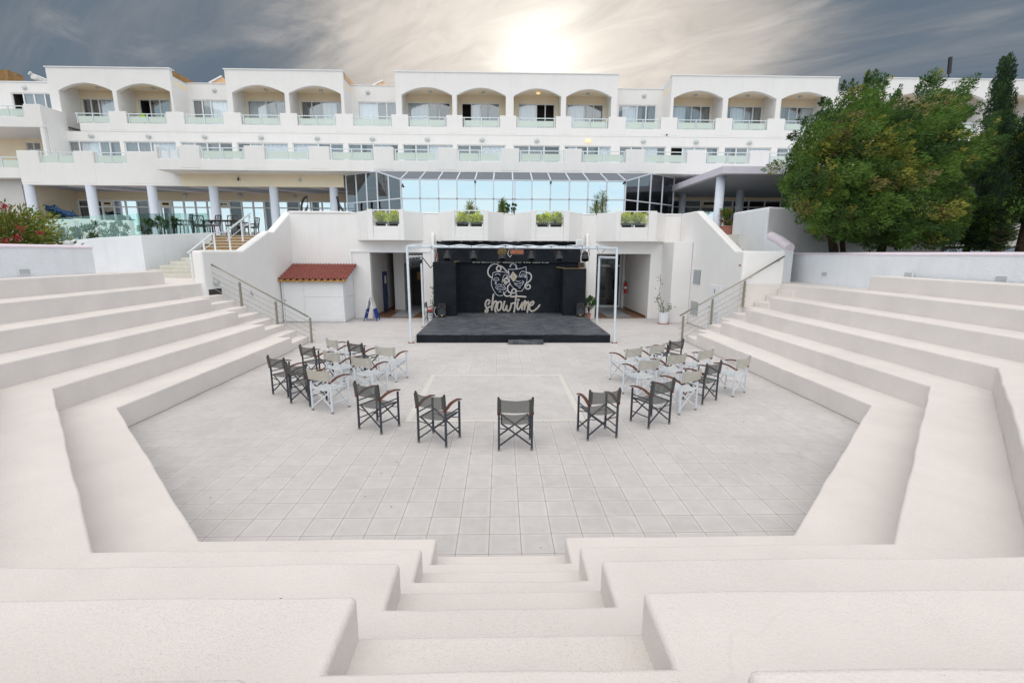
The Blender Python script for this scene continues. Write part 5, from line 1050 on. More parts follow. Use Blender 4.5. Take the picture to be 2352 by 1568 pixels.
# ------------------------------------------------------------------ director's chairs
def make_chair(fr, bk, st_, label):
    t = thing('director_chair', label, 'chair', (0, 0, 0), 'folding chairs facing the stage')
    W_, D_ = .262, .225
    def P(b, nm, m, **k): return b.build(nm, m, t, **k)
    for s in (-1, 1):
        b = MB(); b.bar((s*W_, -D_, .03), (s*W_, -D_, .605), .034, .030, (0, 1, 0)); lo_ = P(b, 'leg', fr, bevel=.004, seg=1)
        f = MB(); f.bar((s*W_, -D_, 0), (s*W_, -D_, .03), .036, .032, (0, 1, 0)); f.build('foot', 'rubber', lo_)
        b = MB(); b.bar((s*W_, D_, .03), (s*W_, D_, .655), .034, .030, (0, 1, 0)); lo_ = P(b, 'leg', fr, bevel=.004, seg=1)
        f = MB(); f.bar((s*W_, D_, 0), (s*W_, D_, .03), .036, .032, (0, 1, 0)); f.build('foot', 'rubber', lo_)
        b = MB(); b.bar((s*W_, -D_, .60), (s*W_*1.02, -D_-.035, .885), .030, .026, (0, 1, 0)); b.ball((s*W_*1.02, -D_-.036, .886), .02, 8); P(b, 'back_post', fr)
        b = MB(); pts = [(-D_-.04, .618), (-D_+.06, .650), (-.06, .690), (.07, .703), (.17, .698), (.275, .672)]; w = .028
        vs = []; fs = []
        for y, z in pts: vs += [(s*W_-w, y, z-.012), (s*W_+w, y, z-.012), (s*W_+w, y, z+.012), (s*W_-w, y, z+.012)]
        for i in range(len(pts)-1):
            for j in range(4): fs.append((i*4+j, i*4+(j+1) % 4, i*4+4+(j+1) % 4, i*4+4+j))
        fs += [(3, 2, 1, 0), (20, 21, 22, 23)]; b.add(vs, fs); P(b, 'armrest', 'wood', bevel=.006, seg=2)
        b = MB(); b.tube([(s*W_, -D_, .205), (s*W_, D_, .205)], .010, 6); P(b, 'stretcher', fr); b = MB(); b.tube([(s*W_, -D_, .53), (s*W_, D_, .53)], .011, 6); P(b, 'side_rail', fr)
        b = MB(); b.tube([(s*.222, -D_-.005, .452), (s*.222, D_+.005, .452)], .013, 8); P(b, 'seat_rail', fr)
    for y in (-D_+.012, D_-.012):
        b = MB(); b.bar((-.245, y, .085), (.225, y+.006, .445), .024, .014, (0, 1, 0)); b.bar((.245, y+.016, .085), (-.225, y+.016, .445), .024, .014, (0, 1, 0))
        b.bar((-W_, y+.008, .37), (-.125, y+.008, .35), .014, .008, (0, 1, 0)); b.bar((W_, y+.008, .37), (.125, y+.008, .35), .014, .008, (0, 1, 0)); P(b, 'cross_brace', fr)
    b = MB(); n = 12
    for j in range(9):
        for i in range(n+1):
            u = i/n*2-1; b.v.append((u*.235, -D_-.005+(2*D_+.01)*j/8, .462-.028*(1-u*u)))
    for j in range(8):
        for i in range(n): b.f.append((j*(n+1)+i, j*(n+1)+i+1, (j+1)*(n+1)+i+1, (j+1)*(n+1)+i)); b.mi.append(0)
    P(b, 'seat', st_, smooth=True, norm=False)
    b = MB(); 
    for j in range(5):
        z = .645+.228*j/4
        for i in range(n+1):
            u = i/n*2-1; sag = .016*(1-u*u)*(1 if j == 4 else (-.4 if j == 0 else 0)); yb = -D_-.004-.035*(z-.6)/.285
            b.v.append((u*.268, yb-.045*(1-u*u)-.017*(1 if abs(u) > .98 else 1), z-sag))
    for j in range(4):
        for i in range(n): b.f.append((j*(n+1)+i, j*(n+1)+i+1, (j+1)*(n+1)+i+1, (j+1)*(n+1)+i)); b.mi.append(0)
    P(b, 'backrest', bk, smooth=True, norm=False)
    for s in (-1, 1):
        b = MB(); b.bar((s*.252, -D_-.024, .648), (s*.257, -D_-.05, .868), .055, .036, (0, 1, 0)); P(b, 'backrest_sleeve', bk)
    return t
dark = make_chair('char', 'gmesh', 'gmesh', ''); white = make_chair('wtube', 'bmesh', 'wmesh', '')
index_kids()
CH = [('d', K1, None, 'charcoal folding chair at the centre of the front curve, back square to the viewer'),
      ('d', K1, (1487, 710), (1740, 745), 'charcoal folding chair next left of the centre one, angled toward the stage'),
      ('d', K1, (940, 618), (1145, 655), 'charcoal folding chair in front of two white ones, nearest of the left cluster'),
      ('w', K1, (525, 490), (695, 515), 'nearest white folding chair on the left, just right of two charcoal chairs'),
      ('d', K1, (332, 448), (490, 468), 'charcoal folding chair squeezed between the leftmost chair and a white chair'),
      ('d', K1, (158, 385), (303, 410), 'leftmost charcoal folding chair at the outer end of the left cluster'),
      ('d', K1, (452, 288), (570, 308), 'charcoal folding chair in the second left row nearest the stone seating'),
      ('w', K1, (662, 330), (798, 355), 'white folding chair in the middle of the left cluster, right of a charcoal chair'),
      ('w', K1, (693, 222), (773, 242), 'farthest white folding chair at the back of the left cluster'),
      ('d', K1, (887, 257), (995, 275), 'charcoal folding chair at the back of the left cluster between two white ones'),
      ('w', K1, (918, 380), (1075, 402), 'white folding chair behind the nearest charcoal chair of the left cluster'),
      ('w', K1, (1135, 292), (1288, 307), 'white folding chair at the inner right end of the left cluster'),
      ('d', K2, (815, 700), (1072, 682), 'charcoal folding chair next right of the centre one, back angled slightly left'),
      ('d', K2, (1378, 620), (1558, 588), 'charcoal folding chair standing before a white one, nearest of the right cluster'),
      ('w', K2, (1658, 525), (1795, 495), 'white folding chair between two charcoal chairs at the near right'),
      ('d', K2, (1862, 460), (1985, 430), 'charcoal folding chair second from the outer end of the right cluster'),
      ('w', K2, (2140, 408), (2242, 380), 'rightmost white folding chair beside the stone seating'),
      ('w', K2, (1260, 422), (1420, 402), 'white folding chair at the near inner edge of the right cluster'),
      ('w', K2, (1518, 375), (1665, 355), 'white folding chair in the middle of the right cluster'),
      ('w', K2, (1790, 338), (1913, 315), 'white folding chair behind the charcoal one at the outer edge of the right cluster'),
      ('w', K2, (1130, 320), (1275, 297), 'white folding chair at the far inner edge of the right cluster'),
      ('w', K2, (1352, 290), (1478, 267), 'white folding chair beside the farthest charcoal chair of the right cluster'),
      ('d', K2, (1525, 253), (1648, 235), 'farthest charcoal folding chair at the back of the right cluster by the railing')]
ud = uw_ = False
for q in CH:
    if q[2] is None: x, y, a = .226, 7.145, .004; lab = q[3]
    else:
        h = .89; L_, R_ = gz(q[1](*q[2]), h), gz(q[1](*q[3]), h); d = R_-L_; a = math.atan2(d.y, d.x); lab = q[4]
        mid = (L_+R_)/2; off = .262; x, y = mid.x-math.sin(a)*off, mid.y+math.cos(a)*off
    root = dark if q[0] == 'd' else white
    if (q[0] == 'd' and not ud) or (q[0] == 'w' and not uw_):
        root.location = (x, y, 0.004); root.rotation_euler.z = a; root['label'] = lab
        if q[0] == 'd': ud = True
        else: uw_ = True
    else: dup(root, (x, y, 0.004), a, lab)
r = dup(dark, (-3.22, 20.95, 0.004), math.radians(-100), 'charcoal folding chair parked beside the left wing tower with a red cloth on it'); r['group'] = 'folding chairs facing the stage'

# ------------------------------------------------------------------ stair railings
def rail_set(name, label, posts, top, tops, ext0=.0):
    t = thing(name, label, 'railing', posts[0])
    for p, h in zip(posts, tops):
        b = MB(); b.bar(p, (p[0], p[1], h-.03), .06, .05, (0, 1, 0)); b.tube([(p[0], p[1], h-.03), (p[0], p[1], h)], .012, 6); b.box(p[0]-.045, p[0]+.045, p[1]-.045, p[1]+.045, p[2], p[2]+.012); b.build('post', 'steel', t)
    b = MB(); b.tube(top, .026, 10); b.build('handrail', 'steel', t, smooth=True)
    for f in (.22, .43, .64, .85):
        b = MB(); s = (posts[-1][0]-posts[0][0]); s = s/abs(s)
        A = Vector((posts[0][0]-s*.13, posts[0][1], 0)); B = Vector((posts[-1][0]+s*.08, posts[-1][1], 0))
        z0 = posts[0][2]+(tops[0]-posts[0][2])*(1-f); z1 = posts[-1][2]+(tops[-1]-posts[-1][2])*(1-f); k = (z1-z0)/(posts[-1][0]-posts[0][0])
        b.tube([(A.x, A.y, z0+k*(A.x-posts[0][0])), (B.x, B.y, z1+k*(B.x-posts[-1][0]))], .009, 6); b.build('infill_rod', 'steel', t)
    return t
YL = 16.02
pl = [(-6.62, YL, 0), gy(L2(470, 1217), YL)[:], gy(L2(152, 1070), YL)[:], gy(L1(1868, 915), YL)[:]]
pl = [(p[0], p[1], 0 if i == 0 else p[2]) for i, p in enumerate(pl)]
tl = [gy(L2(720, 1160), YL).z, gy(L2(457, 1015), YL).z, gy(L2(133, 845), YL).z, gy(L1(1845, 680), YL).z]
rail_set('stair_railing', 'brushed steel stair railing with thin rods on the left of the plaza', pl, [gy(L2(747, 1158), YL), gy(L2(0, 753), YL), gy(L1(1808, 645), YL)], tl)
YR = 16.12
pr2 = [(gy(R4(962, 1300), YR).x, YR, 0), gy(R4(1217, 1222), YR)[:], gy(R4(1503, 1068), YR)[:]]
tr2 = [gy(R4(972, 1145), YR).z, gy(R4(1232, 993), YR).z, gy(R4(1522, 832), YR).z]
hr = rail_set('stair_railing', 'brushed steel stair railing on the right of the plaza running up onto the white wall', pr2, [gy(R4(940, 1148), YR), gy(R4(1225, 985), YR), gy(R4(1535, 818), YR), gy(R4(1878, 615), YR)], tr2)
b = MB()
for q in ((1580, 795), (1835, 648)): p = gy(R4(*q), YR); b.tube([(p.x, YR, p.z+.03), (p.x, YR+.02, p.z-.05), (p.x, 16.25, p.z-.05)], .01, 6)
b.build('wall_bracket', 'steel', hr)
t = thing('ochre_stair_handrail', 'pale metal handrail with white posts beside the ochre stairs', 'handrail', (-10.1, 17.5, 3.1)); XH = -10.05
b = MB()
a, c = gx(L1(1683, 588), XH-.9), gx(L1(1905, 410), XH-.1); d_, e = gx(L1(2020, 400), XH), gx(L1(2240, 233), XH)
b.tube([a, c], .035, 8); b.tube([d_, e], .035, 8); b.tube([c, d_], .022, 6)
b.tube([a-Vector((0, 0, .3)), c-Vector((0, 0, .3))], .014, 6); b.tube([d_-Vector((0, 0, .3)), e-Vector((0, 0, .3))], .014, 6); b.build('handrail', 'rail', t)
for q0, q1, X in (((1705, 585), (1728, 805), XH-.85), ((1820, 480), (1830, 545), XH-.4), ((1915, 410), (1927, 550), XH-.1), ((2047, 385), (2065, 548), XH), ((2160, 305), (2175, 460), XH), ((2228, 250), (2243, 400), XH)):
    A, B = gx(L1(*q0), X), gx(L1(*q1), X); b = MB(); b.tube([(A.x, (A.y+B.y)/2, B.z-.1), (A.x, (A.y+B.y)/2, A.z)], .032, 8); b.build('post', 'alu', t)

# ------------------------------------------------------------------ plants
def leaves(n, pos, nrm, size, asp=2.4, jitter=.6, rs=rng):
    """n leaf quads (rhombs) at pos (n,3), leaning along nrm (n,3)"""
    d = nrm+rs.normal(0, jitter, (n, 3)); d /= np.linalg.norm(d, axis=1, keepdims=True)+1e-9
    s = np.cross(d, rs.normal(0, 1, (n, 3))); s /= np.linalg.norm(s, axis=1, keepdims=True)+1e-9
    L = (size*rs.uniform(.6, 1.3, n))[:, None]; w = L/asp
    v = np.stack([pos, pos+d*L*.5+s*w*.5, pos+d*L, pos+d*L*.5-s*w*.5], 1)
    return v
def leafmesh(name, V, mi, mats, parent=None, base=None):
    me = bpy.data.meshes.new(name); n = len(V); v = V.reshape(-1, 3)
    off = Vector((0, 0, 0)); p = parent
    while p is not None: off += p.location; p = p.parent
    if base is not None: off = Vector(base)
    me.vertices.add(len(v)); me.vertices.foreach_set('co', (v-np.array(off)).astype(np.float32).ravel())
    me.loops.add(4*n); me.loops.foreach_set('vertex_index', np.arange(4*n, dtype=np.int32)); me.polygons.add(n)
    me.polygons.foreach_set('loop_start', np.arange(0, 4*n, 4, dtype=np.int32)); me.polygons.foreach_set('loop_total', np.full(n, 4, dtype=np.int32))
    for k in mats: me.materials.append(MW[k])
    me.polygons.foreach_set('material_index', np.asarray(mi, dtype=np.int32)); me.update(calc_edges=True)
    o = bpy.data.objects.new(name, me); COL.objects.link(o)
    if parent is not None: o.parent = parent
    elif base is not None: o.location = base
    return o
def unit(v): return v/(np.linalg.norm(v, axis=-1, keepdims=True)+1e-9)
def sprays(lobes, per, blade, flow, spread=.55, ragged=.28, tips=9):
    """conifer foliage: each lobe (centre, radii, tone) carries many small feathery sprays on its shell"""
    VV, TT = [], []
    for c, rad, tone in lobes:
        k = int(per*(rad[0]*rad[2])**.9)+8
        d = unit(rng.normal(0, 1, (k, 3))); rr = rng.uniform(.55, 1.0+ragged, k)[:, None]
        p = np.array(c)+d*np.array(rad)*rr
        ax = unit(d*np.array([1, 1, .8])+np.array(flow)+rng.normal(0, .25, (k, 3)))
        side = unit(np.cross(ax, rng.normal(0, 1, (k, 3))))
        ln = blade*rng.uniform(2.2, 4.2, k)
        for j in range(tips):
            f = j/(tips-1); sgn = 1 if j % 2 else -1
            q = p+ax*(ln*f)[:, None]; dd = unit(ax*(.6+.5*f)+side*sgn*(1-f*.75)*spread*1.6+rng.normal(0, .22, (k, 3)))
            VV.append(leaves(k, q, dd, blade*(1.25-.5*f), 2.1, .18)); TT.append(np.clip(tone+rng.integers(0, 12, k)//11, 0, 3))
    return np.concatenate(VV), np.concatenate(TT)
def limb(b, pts, r0, r1, n=7): b.tube(pts, [r0+(r1-r0)*i/(len(pts)-1) for i in range(len(pts))], n)
def inpoly(x, z, poly):
    c = False; j = len(poly)-1
    for i in range(len(poly)):
        (xi, zi), (xj, zj) = poly[i], poly[j]
        if (zi > z) != (zj > z) and x < (xj-xi)*(z-zi)/(zj-zi)+xi: c = not c
        j = i
    return c
def tufts(C, A, L, tone, n, leaf, wid=.36):
    """feathery sprays: n leaves each, tapering along the axis A from the point C"""
    VV, TT = [], []
    for i in range(len(C)):
        k = int(n*(L[i]/.6)**1.5)+10; a = A[i]; f = rng.uniform(0, 1, k)**.8
        rd = rng.normal(0, 1, (k, 3)); rd -= (rd@a)[:, None]*a; rd = unit(rd)
        rr = wid*L[i]*np.sin(np.pi*np.clip(f, .02, .98)**.75)*np.sqrt(rng.uniform(0, 1, k))
        p = C[i]+a*(f*L[i])[:, None]+rd*rr[:, None]
        VV.append(leaves(k, p, a*(.75+.4*f)[:, None]+rd*(.75-.5*f)[:, None], leaf, 3.3, .2)); TT.append(np.where(rng.uniform(0, 1, k) < .12, np.maximum(0, tone[i]-1), tone[i]))
    return np.concatenate(VV), np.concatenate(TT)
def conifer(name, label, outline, Y, depth, nt_, Lr, nl, leaf, tone_f, trunks, flow, mats, core=5000, outw=.8, spikes=()):
    """outline in picture points, set up at distance Y and given its own depth"""
    P = [gy(p, Y) for p in outline]; poly = [(p.x, p.z) for p in P]; PA = np.array(poly); PB = np.roll(PA, -1, 0); lo, hi = PA.min(0), PA.max(0); cen = PA.mean(0)
    def dist(q):
        d = PB-PA; t_ = np.clip(((q-PA)*d).sum(1)/((d*d).sum(1)+1e-9), 0, 1); return np.linalg.norm(PA+d*t_[:, None]-q, axis=1).min()
    def sample(mind):
        while True:
            q = rng.uniform(lo, hi)
            if inpoly(q[0], q[1], poly):
                ds = dist(q)
                if ds > mind: return q, ds
    dm = max(sample(0)[1] for _ in range(250)); C, A, L, T = [], [], [], []
    for i in range(nt_):
        l = rng.uniform(*Lr); q, ds = sample(l*.10); prof = math.sqrt(max(.0, 1-(1-min(1, ds/(dm*.75)))**2))
        side = -1 if rng.uniform() < .78 else 1
        y = Y+side*depth*prof*rng.uniform(.72, 1.02)+rng.normal(0, .12*depth)
        l = min(l, .16+ds*1.5)
        o_ = np.array([(q[0]-cen[0])/(hi[0]-lo[0])*1.6, side*.75*prof, (q[1]-cen[1])/(hi[1]-lo[1])*1.2])*outw
        a = o_+np.array(flow)+rng.normal(0, .28, 3); a /= np.linalg.norm(a)
        kk = y/Y; C.append(np.array([q[0]*kk, y, CAMZ+(q[1]-CAMZ)*kk])-a*l*.45); A.append(a); L.append(l); T.append(tone_f(q, PXQ(q, Y)))
    for p0, p1 in spikes:
        s0, s1 = np.array(gy(p0, Y)), np.array(gy(p1, Y)); d = s1-s0; ln = np.linalg.norm(d); d = d/ln
        for f_, l_ in ((0, .75), (.15, .7), (.3, .6), (.45, .55), (.1, .5), (.25, .5)):
            a = d+rng.normal(0, .22, 3); a /= np.linalg.norm(a); C.append(s0+d*ln*f_+rng.normal(0, .06, 3)); A.append(a); L.append(max(.3, ln*l_)); T.append(tone_f((s0[0], s0[2]), p1))
    t = thing(name, label, 'tree', trunks[0][0][0]); b = MB()
    for pts, r0, r1 in trunks: limb(b, pts, r0, r1, 9)
    for i in range(0, nt_, 14):
        big_ = [q for q in trunks if q[1] > .05]; root = big_[int(rng.integers(len(big_)))][0]; s_ = Vector(root[min(len(root)-1, 2)]); e = Vector(C[i]); limb(b, [s_, s_.lerp(e, .55)+Vector((0, 0, -.1)), e], .03, .008, 5)
    b.build('trunk', 'bark', t, smooth=True)
    V, TT = tufts(C, A, L, T, nl, leaf)
    qs = np.array([(lambda q: (q[0][0], q[0][1], q[1]))(sample(.35)) for _ in range(core)]) if core else np.zeros((0, 3))
    if core:
        yy = Y+rng.uniform(-.75, .75, core)*depth*np.sqrt(np.clip(1-(1-np.minimum(1, qs[:, 2]/(dm*.75)))**2, 0, 1)); kk = yy/Y; pp = np.stack([qs[:, 0]*kk, yy, CAMZ+(qs[:, 1]-CAMZ)*kk], 1)
        V = np.concatenate([V, leaves(core, pp, rng.normal(0, 1, (core, 3)), leaf*2.6, 1.6, .3)]); TT = np.concatenate([TT, np.ones(core, int)])
    leafmesh('crown', V, TT, mats, t); return t
def PXQ(q, Y):
    d = Vector((q[0], Y, q[1]-CAMZ)); z = d.dot(FW); return (1176+FPX*d.dot(RT)/z, 784-FPX*d.dot(UP)/z)
def tone_mix(py, pd, pb):
    def f():
        u = rng.uniform()
        return 2 if u < py else (1 if u < py+pd else (3 if u < py+pd+pb else 0))
    return f
def dark_tone(q, px): u = rng.uniform(); return 1 if u < .72 else (0 if u < .97 else 2)
out1 = [(1760, 378), (1775, 368), (1795, 378), (1808, 352), (1815, 335), (1805, 322), (1830, 318), (1840, 292), (1832, 280), (1862, 278), (1872, 258), (1892, 258), (1890, 232), (1912, 240), (1925, 215), (1940, 222), (1938, 188), (1950, 208), (1968, 188), (1985, 205), (1998, 178), (2003, 160), (2016, 186), (2042, 174), (2030, 205), (2026, 226), (2050, 218), (2062, 205), (2068, 224), (2090, 230), (2102, 222), (2112, 200), (2122, 180), (2128, 205), (2142, 180), (2150, 150), (2160, 180), (2160, 205), (2185, 208), (2205, 182), (2238, 178), (2215, 205), (2216, 240), (2246, 250), (2222, 272), (2205, 296), (2228, 312), (2262, 300), (2296, 262), (2278, 310), (2308, 322), (2290, 365), (2262, 390), (2240, 405), (2228, 440), (2224, 480), (2220, 520), (2195, 545), (2180, 570), (2110, 573), (2030, 570), (1985, 573), (1968, 566), (1945, 556), (1905, 556), (1872, 548), (1838, 524), (1815, 498), (1796, 486), (1800, 455), (1786, 430), (1790, 405)]
Yt = 17.2
g0 = gy((1925, 578), Yt); g1_ = gy((2035, 578), Yt)
tr1 = [([(g0.x, Yt, 2.7), (g0.x-.25, Yt+.1, 3.7), (g0.x-.9, Yt, 4.6), (g0.x-1.6, Yt-.2, 5.6)], .17, .06), ([(g0.x+.45, Yt+.2, 2.7), (g0.x+.2, Yt+.2, 3.8), (g0.x+.9, Yt+.2, 5.6), (g0.x+1.6, Yt, 8.3)], .10, .05), ([(g1_.x, Yt+.3, 2.7), (g1_.x+.2, Yt+.3, 4.5), (g1_.x+.8, Yt+.2, 6.5), (g1_.x+1.3, Yt, 8.8)], .15, .06)]
YC = ((2005, 335, 34, 26), (2050, 355, 26, 20), (2085, 395, 46, 26), (1930, 300, 40, 18), (1952, 222, 26, 22), (2030, 425, 30, 18), (1898, 415, 26, 24), (2170, 480, 60, 18), (2225, 310, 34, 20), (1905, 345, 30, 16), (1850, 470, 24, 20), (2130, 250, 40, 14))
def big_tone(q, px):
    u = rng.uniform(); n_ = math.sin(q[0]*2.3+1)*math.sin(q[1]*2.9+.5)+.5*math.sin(q[0]*5.1+q[1]*4.3)
    for cx_, cy_, rx_, ry_ in YC:
        if ((px[0]-cx_)/rx_)**2+((px[1]-cy_)/ry_)**2 < 1 and u < .72: return 2 if u < .58 else 3
    if u < .06: return 2
    return 0 if n_ > -.15 else 1
conifer('cypress_tree', 'big spreading wind swept green cypress with yellowed sprays above the right wall', out1, Yt, 2.5, 1350, (.42, 1.0), 105, .092, big_tone, tr1, (.50, -.12, .28), ('lf_mid', 'lf_dark', 'lf_yel', 'lf_dry'), 5200,
        spikes=[((1805, 386), (1760, 376)), ((1850, 305), (1806, 322)), ((1872, 272), (1834, 282)), ((1908, 250), (1888, 232)), ((1950, 218), (1937, 188)), ((1998, 208), (1988, 180)), ((2006, 200), (2003, 158)), ((2020, 208), (2044, 170)), ((2048, 236), (2066, 204)), ((2106, 225), (2115, 196)), ((2138, 218), (2151, 146)), ((2142, 208), (2124, 180)), ((2188, 224), (2242, 175)), ((2208, 254), (2252, 248)), ((2238, 304), (2300, 260)), ((2265, 334), (2312, 320)), ((2212, 424), (2248, 404)), ((2225, 485), (2255, 470))])
out2 = [(2264, 245), (2268, 215), (2275, 190), (2288, 170), (2298, 140), (2315, 127), (2328, 130), (2332, 160), (2330, 190), (2335, 220), (2332, 260), (2338, 300), (2330, 400), (2320, 520), (2300, 575), (2240, 575), (2230, 500), (2240, 420), (2250, 330)]
Yt = 20.5; g0 = gy((2290, 578), Yt)
conifer('cypress_tree', 'tall narrow dark cypress rising behind the big spreading one at right', out2, Yt, .9, 900, (.30, .60), 80, .085, dark_tone, [([(g0.x, Yt, 2.7), (g0.x-.35, Yt, 6), (g0.x-.75, Yt, 8.8), (g0.x-.95, Yt, 10.2)], .2, .03)], (0.1, -.1, 1.1), ('lf_dark', 'lf_blue', 'lf_mid', 'lf_dry'), 3500, .35)
out3 = [(2312, 400), (2322, 350), (2332, 300), (2345, 270), (2375, 240), (2440, 230), (2440, 560), (2380, 520), (2340, 515), (2318, 500), (2300, 470), (2330, 430), (2325, 390)]
Yt = 15.6; g0 = gy((2343, 578), Yt)
tr3 = [([(g0.x, Yt, 2.7), (g0.x, Yt, 4.5), (g0.x+.15, Yt, 7)], .15, .06)]
for i in range(7):
    z = 3.0+i*.13; s = random.choice((-1, -1, 1)); tr3.append(([(g0.x, Yt, z+.35), (g0.x+s*.5, Yt-.1, z+.2), (g0.x+s*1.0, Yt-.2, z+.12+random.uniform(-.1, .1)), (g0.x+s*1.5, Yt-.3, z+.25)], .022, .006))
conifer('conifer_tree', 'dark conifer with bare lower branches at the right edge of the picture', out3, Yt, .9, 750, (.35, .7), 80, .085, dark_tone, tr3, (-.25, -.2, .1), ('lf_mid', 'lf_blue', 'lf_yel', 'lf_dry'), 700)
out4 = [(2160, 575), (2170, 520), (2200, 470), (2240, 450), (2290, 450), (2325, 480), (2330, 540), (2300, 575)]
Yt = 18.8; g0 = gy((2220, 578), Yt)
conifer('cypress_tree', 'low dark bushy cypress in the shade between the two taller cypresses', out4, Yt, .9, 380, (.35, .7), 70, .085, dark_tone, [([(g0.x, Yt, 2.7), (g0.x, Yt, 3.8), (g0.x+.1, Yt, 5)], .14, .04)], (.25, -.1, .3), ('lf_mid', 'lf_blue', 'lf_yel', 'lf_dry'), 900)

def shrub(par, c, rad, n, size, mats, w=None, name='foliage', stems=7, z0=None, asp=2.2):
    c = np.array(c); nb = max(4, int(n/45)); bc = unit(rng.normal(0, 1, (nb, 3)))*np.array(rad)*rng.uniform(.35, .95, nb)[:, None]+c
    pos = bc[rng.integers(0, nb, n)]+np.clip(rng.normal(0, 1, (n, 3)), -1.6, 1.6)*np.array(rad)*.15
    V = leaves(n, pos, unit(pos-c)+np.array([0, 0, .35]), size, asp, .5); mi = rng.choice(len(mats), n, p=w)
    o = leafmesh(name, V, mi, mats, par)
    if stems:
        b = MB(); zb = c[2]-rad[2] if z0 is None else z0
        for i in range(stems): e = bc[i % nb]; limb(b, [(c[0]+random.uniform(-.06, .06), c[1], zb), ((c[0]+e[0])/2, (c[1]+e[1])/2, (zb+e[2])/2+.1), tuple(e)], .016, .005, 5)
        b.build('stems', 'bark', par, smooth=True)
    return bc
# hedge planters in the four bays
for i, (a, nm) in enumerate(zip(BAYS, ('leftmost parapet bay', 'second parapet bay from the left', 'third parapet bay from the left', 'rightmost parapet bay'))):
    n0, n1 = a[2]; w = (n1-n0)/2
    for j, side in enumerate(('left', 'right')):
        x0 = n0+j*w+.05; x1 = x0+w-.1; y = WY-.42
        t = thing('planter_box', f'{side} planter box with bright green shrub in the {nm}', 'planter', ((x0+x1)/2, y, 4.29), 'planter boxes in the parapet bays')
        b = MB(); b.hexa([(x0+.04, y-.12, 4.30), (x1-.04, y-.12, 4.30), (x1-.04, y+.12, 4.30), (x0+.04, y+.12, 4.30)], [(x0, y-.16, 4.47), (x1, y-.16, 4.47), (x1, y+.16, 4.47), (x0, y+.16, 4.47)]); b.build('planter', 'blackm', t)
        shrub(t, ((x0+x1)/2, y-.02, 4.70), (w*.56, .22, .27), 1700, .07, ('lf_lime', 'lf_mid', 'lf_olive'), (.74, .08, .18), stems=5, z0=4.45)
for px, pt, pb_, Y, hw, nm in ((U3(845, 1378), 1378, 1560, 23.4, .34, 'small added conifer standing in for a reflected tree, behind the second parapet bay'), (U3(1140, 1352), 1352, 1500, 24.2, .16, 'slim added conifer standing in for a reflected tree between the second and third bays'), (U3(2040, 1268), 1268, 1500, 24.3, .35, 'tall added conifer standing in for a reflected tree near the right bay')):  # added terrace conifers in place of trees reflected in the sunroom glass
    p = gy(px, Y); t = thing('reflection_conifer', nm, 'tree', (p.x, Y, TZ)); b = MB(); limb(b, [(p.x, Y, TZ+.3), (p.x+.02, Y, p.z-.2), (p.x, Y, p.z)], .04, .008, 6); b.build('trunk', 'bark', t)
    q = MB(); q.lathe((p.x, Y, TZ), [(.17, 0), (.22, .34), (.19, .34), (.18, .30), (0, .30)], 14); q.build('pot', 'terra', t)
    lob = []
    for i in range(26):
        f = rng.uniform(.0, 1); z = TZ+.65+(p.z-TZ-.65)*f; r = hw*(1.05-f); an = rng.uniform(0, 6.28); lob.append(((p.x+r*.7*math.cos(an), Y+r*.7*math.sin(an), z), (r*.5+.03, r*.5+.03, .1), 0 if rng.uniform() < .6 else 2))
    V, T = sprays(lob, 500, .055, (.25, -.1, .25), tips=7); leafmesh('crown', V, T, ('lf_mid', 'lf_dark', 'lf_olive', 'lf_dry'), t)
for x, lab in ((1195, 'round leaved potted plant on the terrace right of the slim conifer'), (1243, 'round leaved potted plant on the terrace beside the sunroom centre mullion')):
    p = gy(U3(x, 1412), 24.0); t = thing('potted_plant', lab, 'plant', (p.x, 24.0, TZ)); b = MB(); b.lathe((p.x, 24.0, TZ), [(.13, 0), (.17, .3), (.15, .3), (0, .27)], 12); b.build('pot', 'terra', t)
    shrub(t, (p.x, 24.0, p.z+.02), (.17, .15, .2), 130, .1, ('lf_pot', 'lf_dark'), (.6, .4), z0=TZ+.25, asp=1.7)
# ivy-like plants and pots on the plaza
t = thing('potted_plant', 'white pot with a thin straggly bougainvillea by the right corner pier', 'plant', (7.33, 20.5, 0.004)); b = MB(); b.lathe((7.33, 20.5, .02), [(.2, 0), (.255, .46), (.275, .46), (.275, .5), (.24, .5), (.23, .44), (0, .44)], 24); b.build('pot', 'pot', t)
b = MB(); b.lathe((7.33, 20.5, .004), [(.24, 0), (.26, .03), (.2, .03), (0, .016)], 20); b.build('saucer', 'terra', t); b = MB()
stm = [[(7.33, 20.5, .46), (7.22, 20.5, .9), (7.05, 20.48, 1.4), (7.1, 20.46, 1.9), (7.02, 20.45, 2.25)], [(7.36, 20.5, .46), (7.5, 20.45, .72), (7.62, 20.42, .80)], [(7.3, 20.52, .46), (7.12, 20.5, .8), (6.98, 20.46, 1.1), (6.95, 20.45, 1.25)]]
for s_ in stm: limb(b, s_, .012, .004, 5)
b.build('stems', 'bark', t)
def vine(par, stems, n, size, mats, w, jit=.07):
    P_ = []
    for _ in range(n): s_ = stems[int(rng.integers(len(stems)))]; k = int(rng.integers(len(s_)-1)); f = rng.uniform(); P_.append(np.array(s_[k])*(1-f)+np.array(s_[k+1])*f+rng.normal(0, jit, 3))
    P_ = np.array(P_); V = leaves(n, P_, rng.normal(0, 1, (n, 3)), size, 1.6, .4); leafmesh('foliage', V, rng.choice(len(mats), n, p=w), mats, par)
vine(t, stm, 150, .085, ('lf_pot', 'lf_mid', 'lf_olive'), (.5, .35, .15))
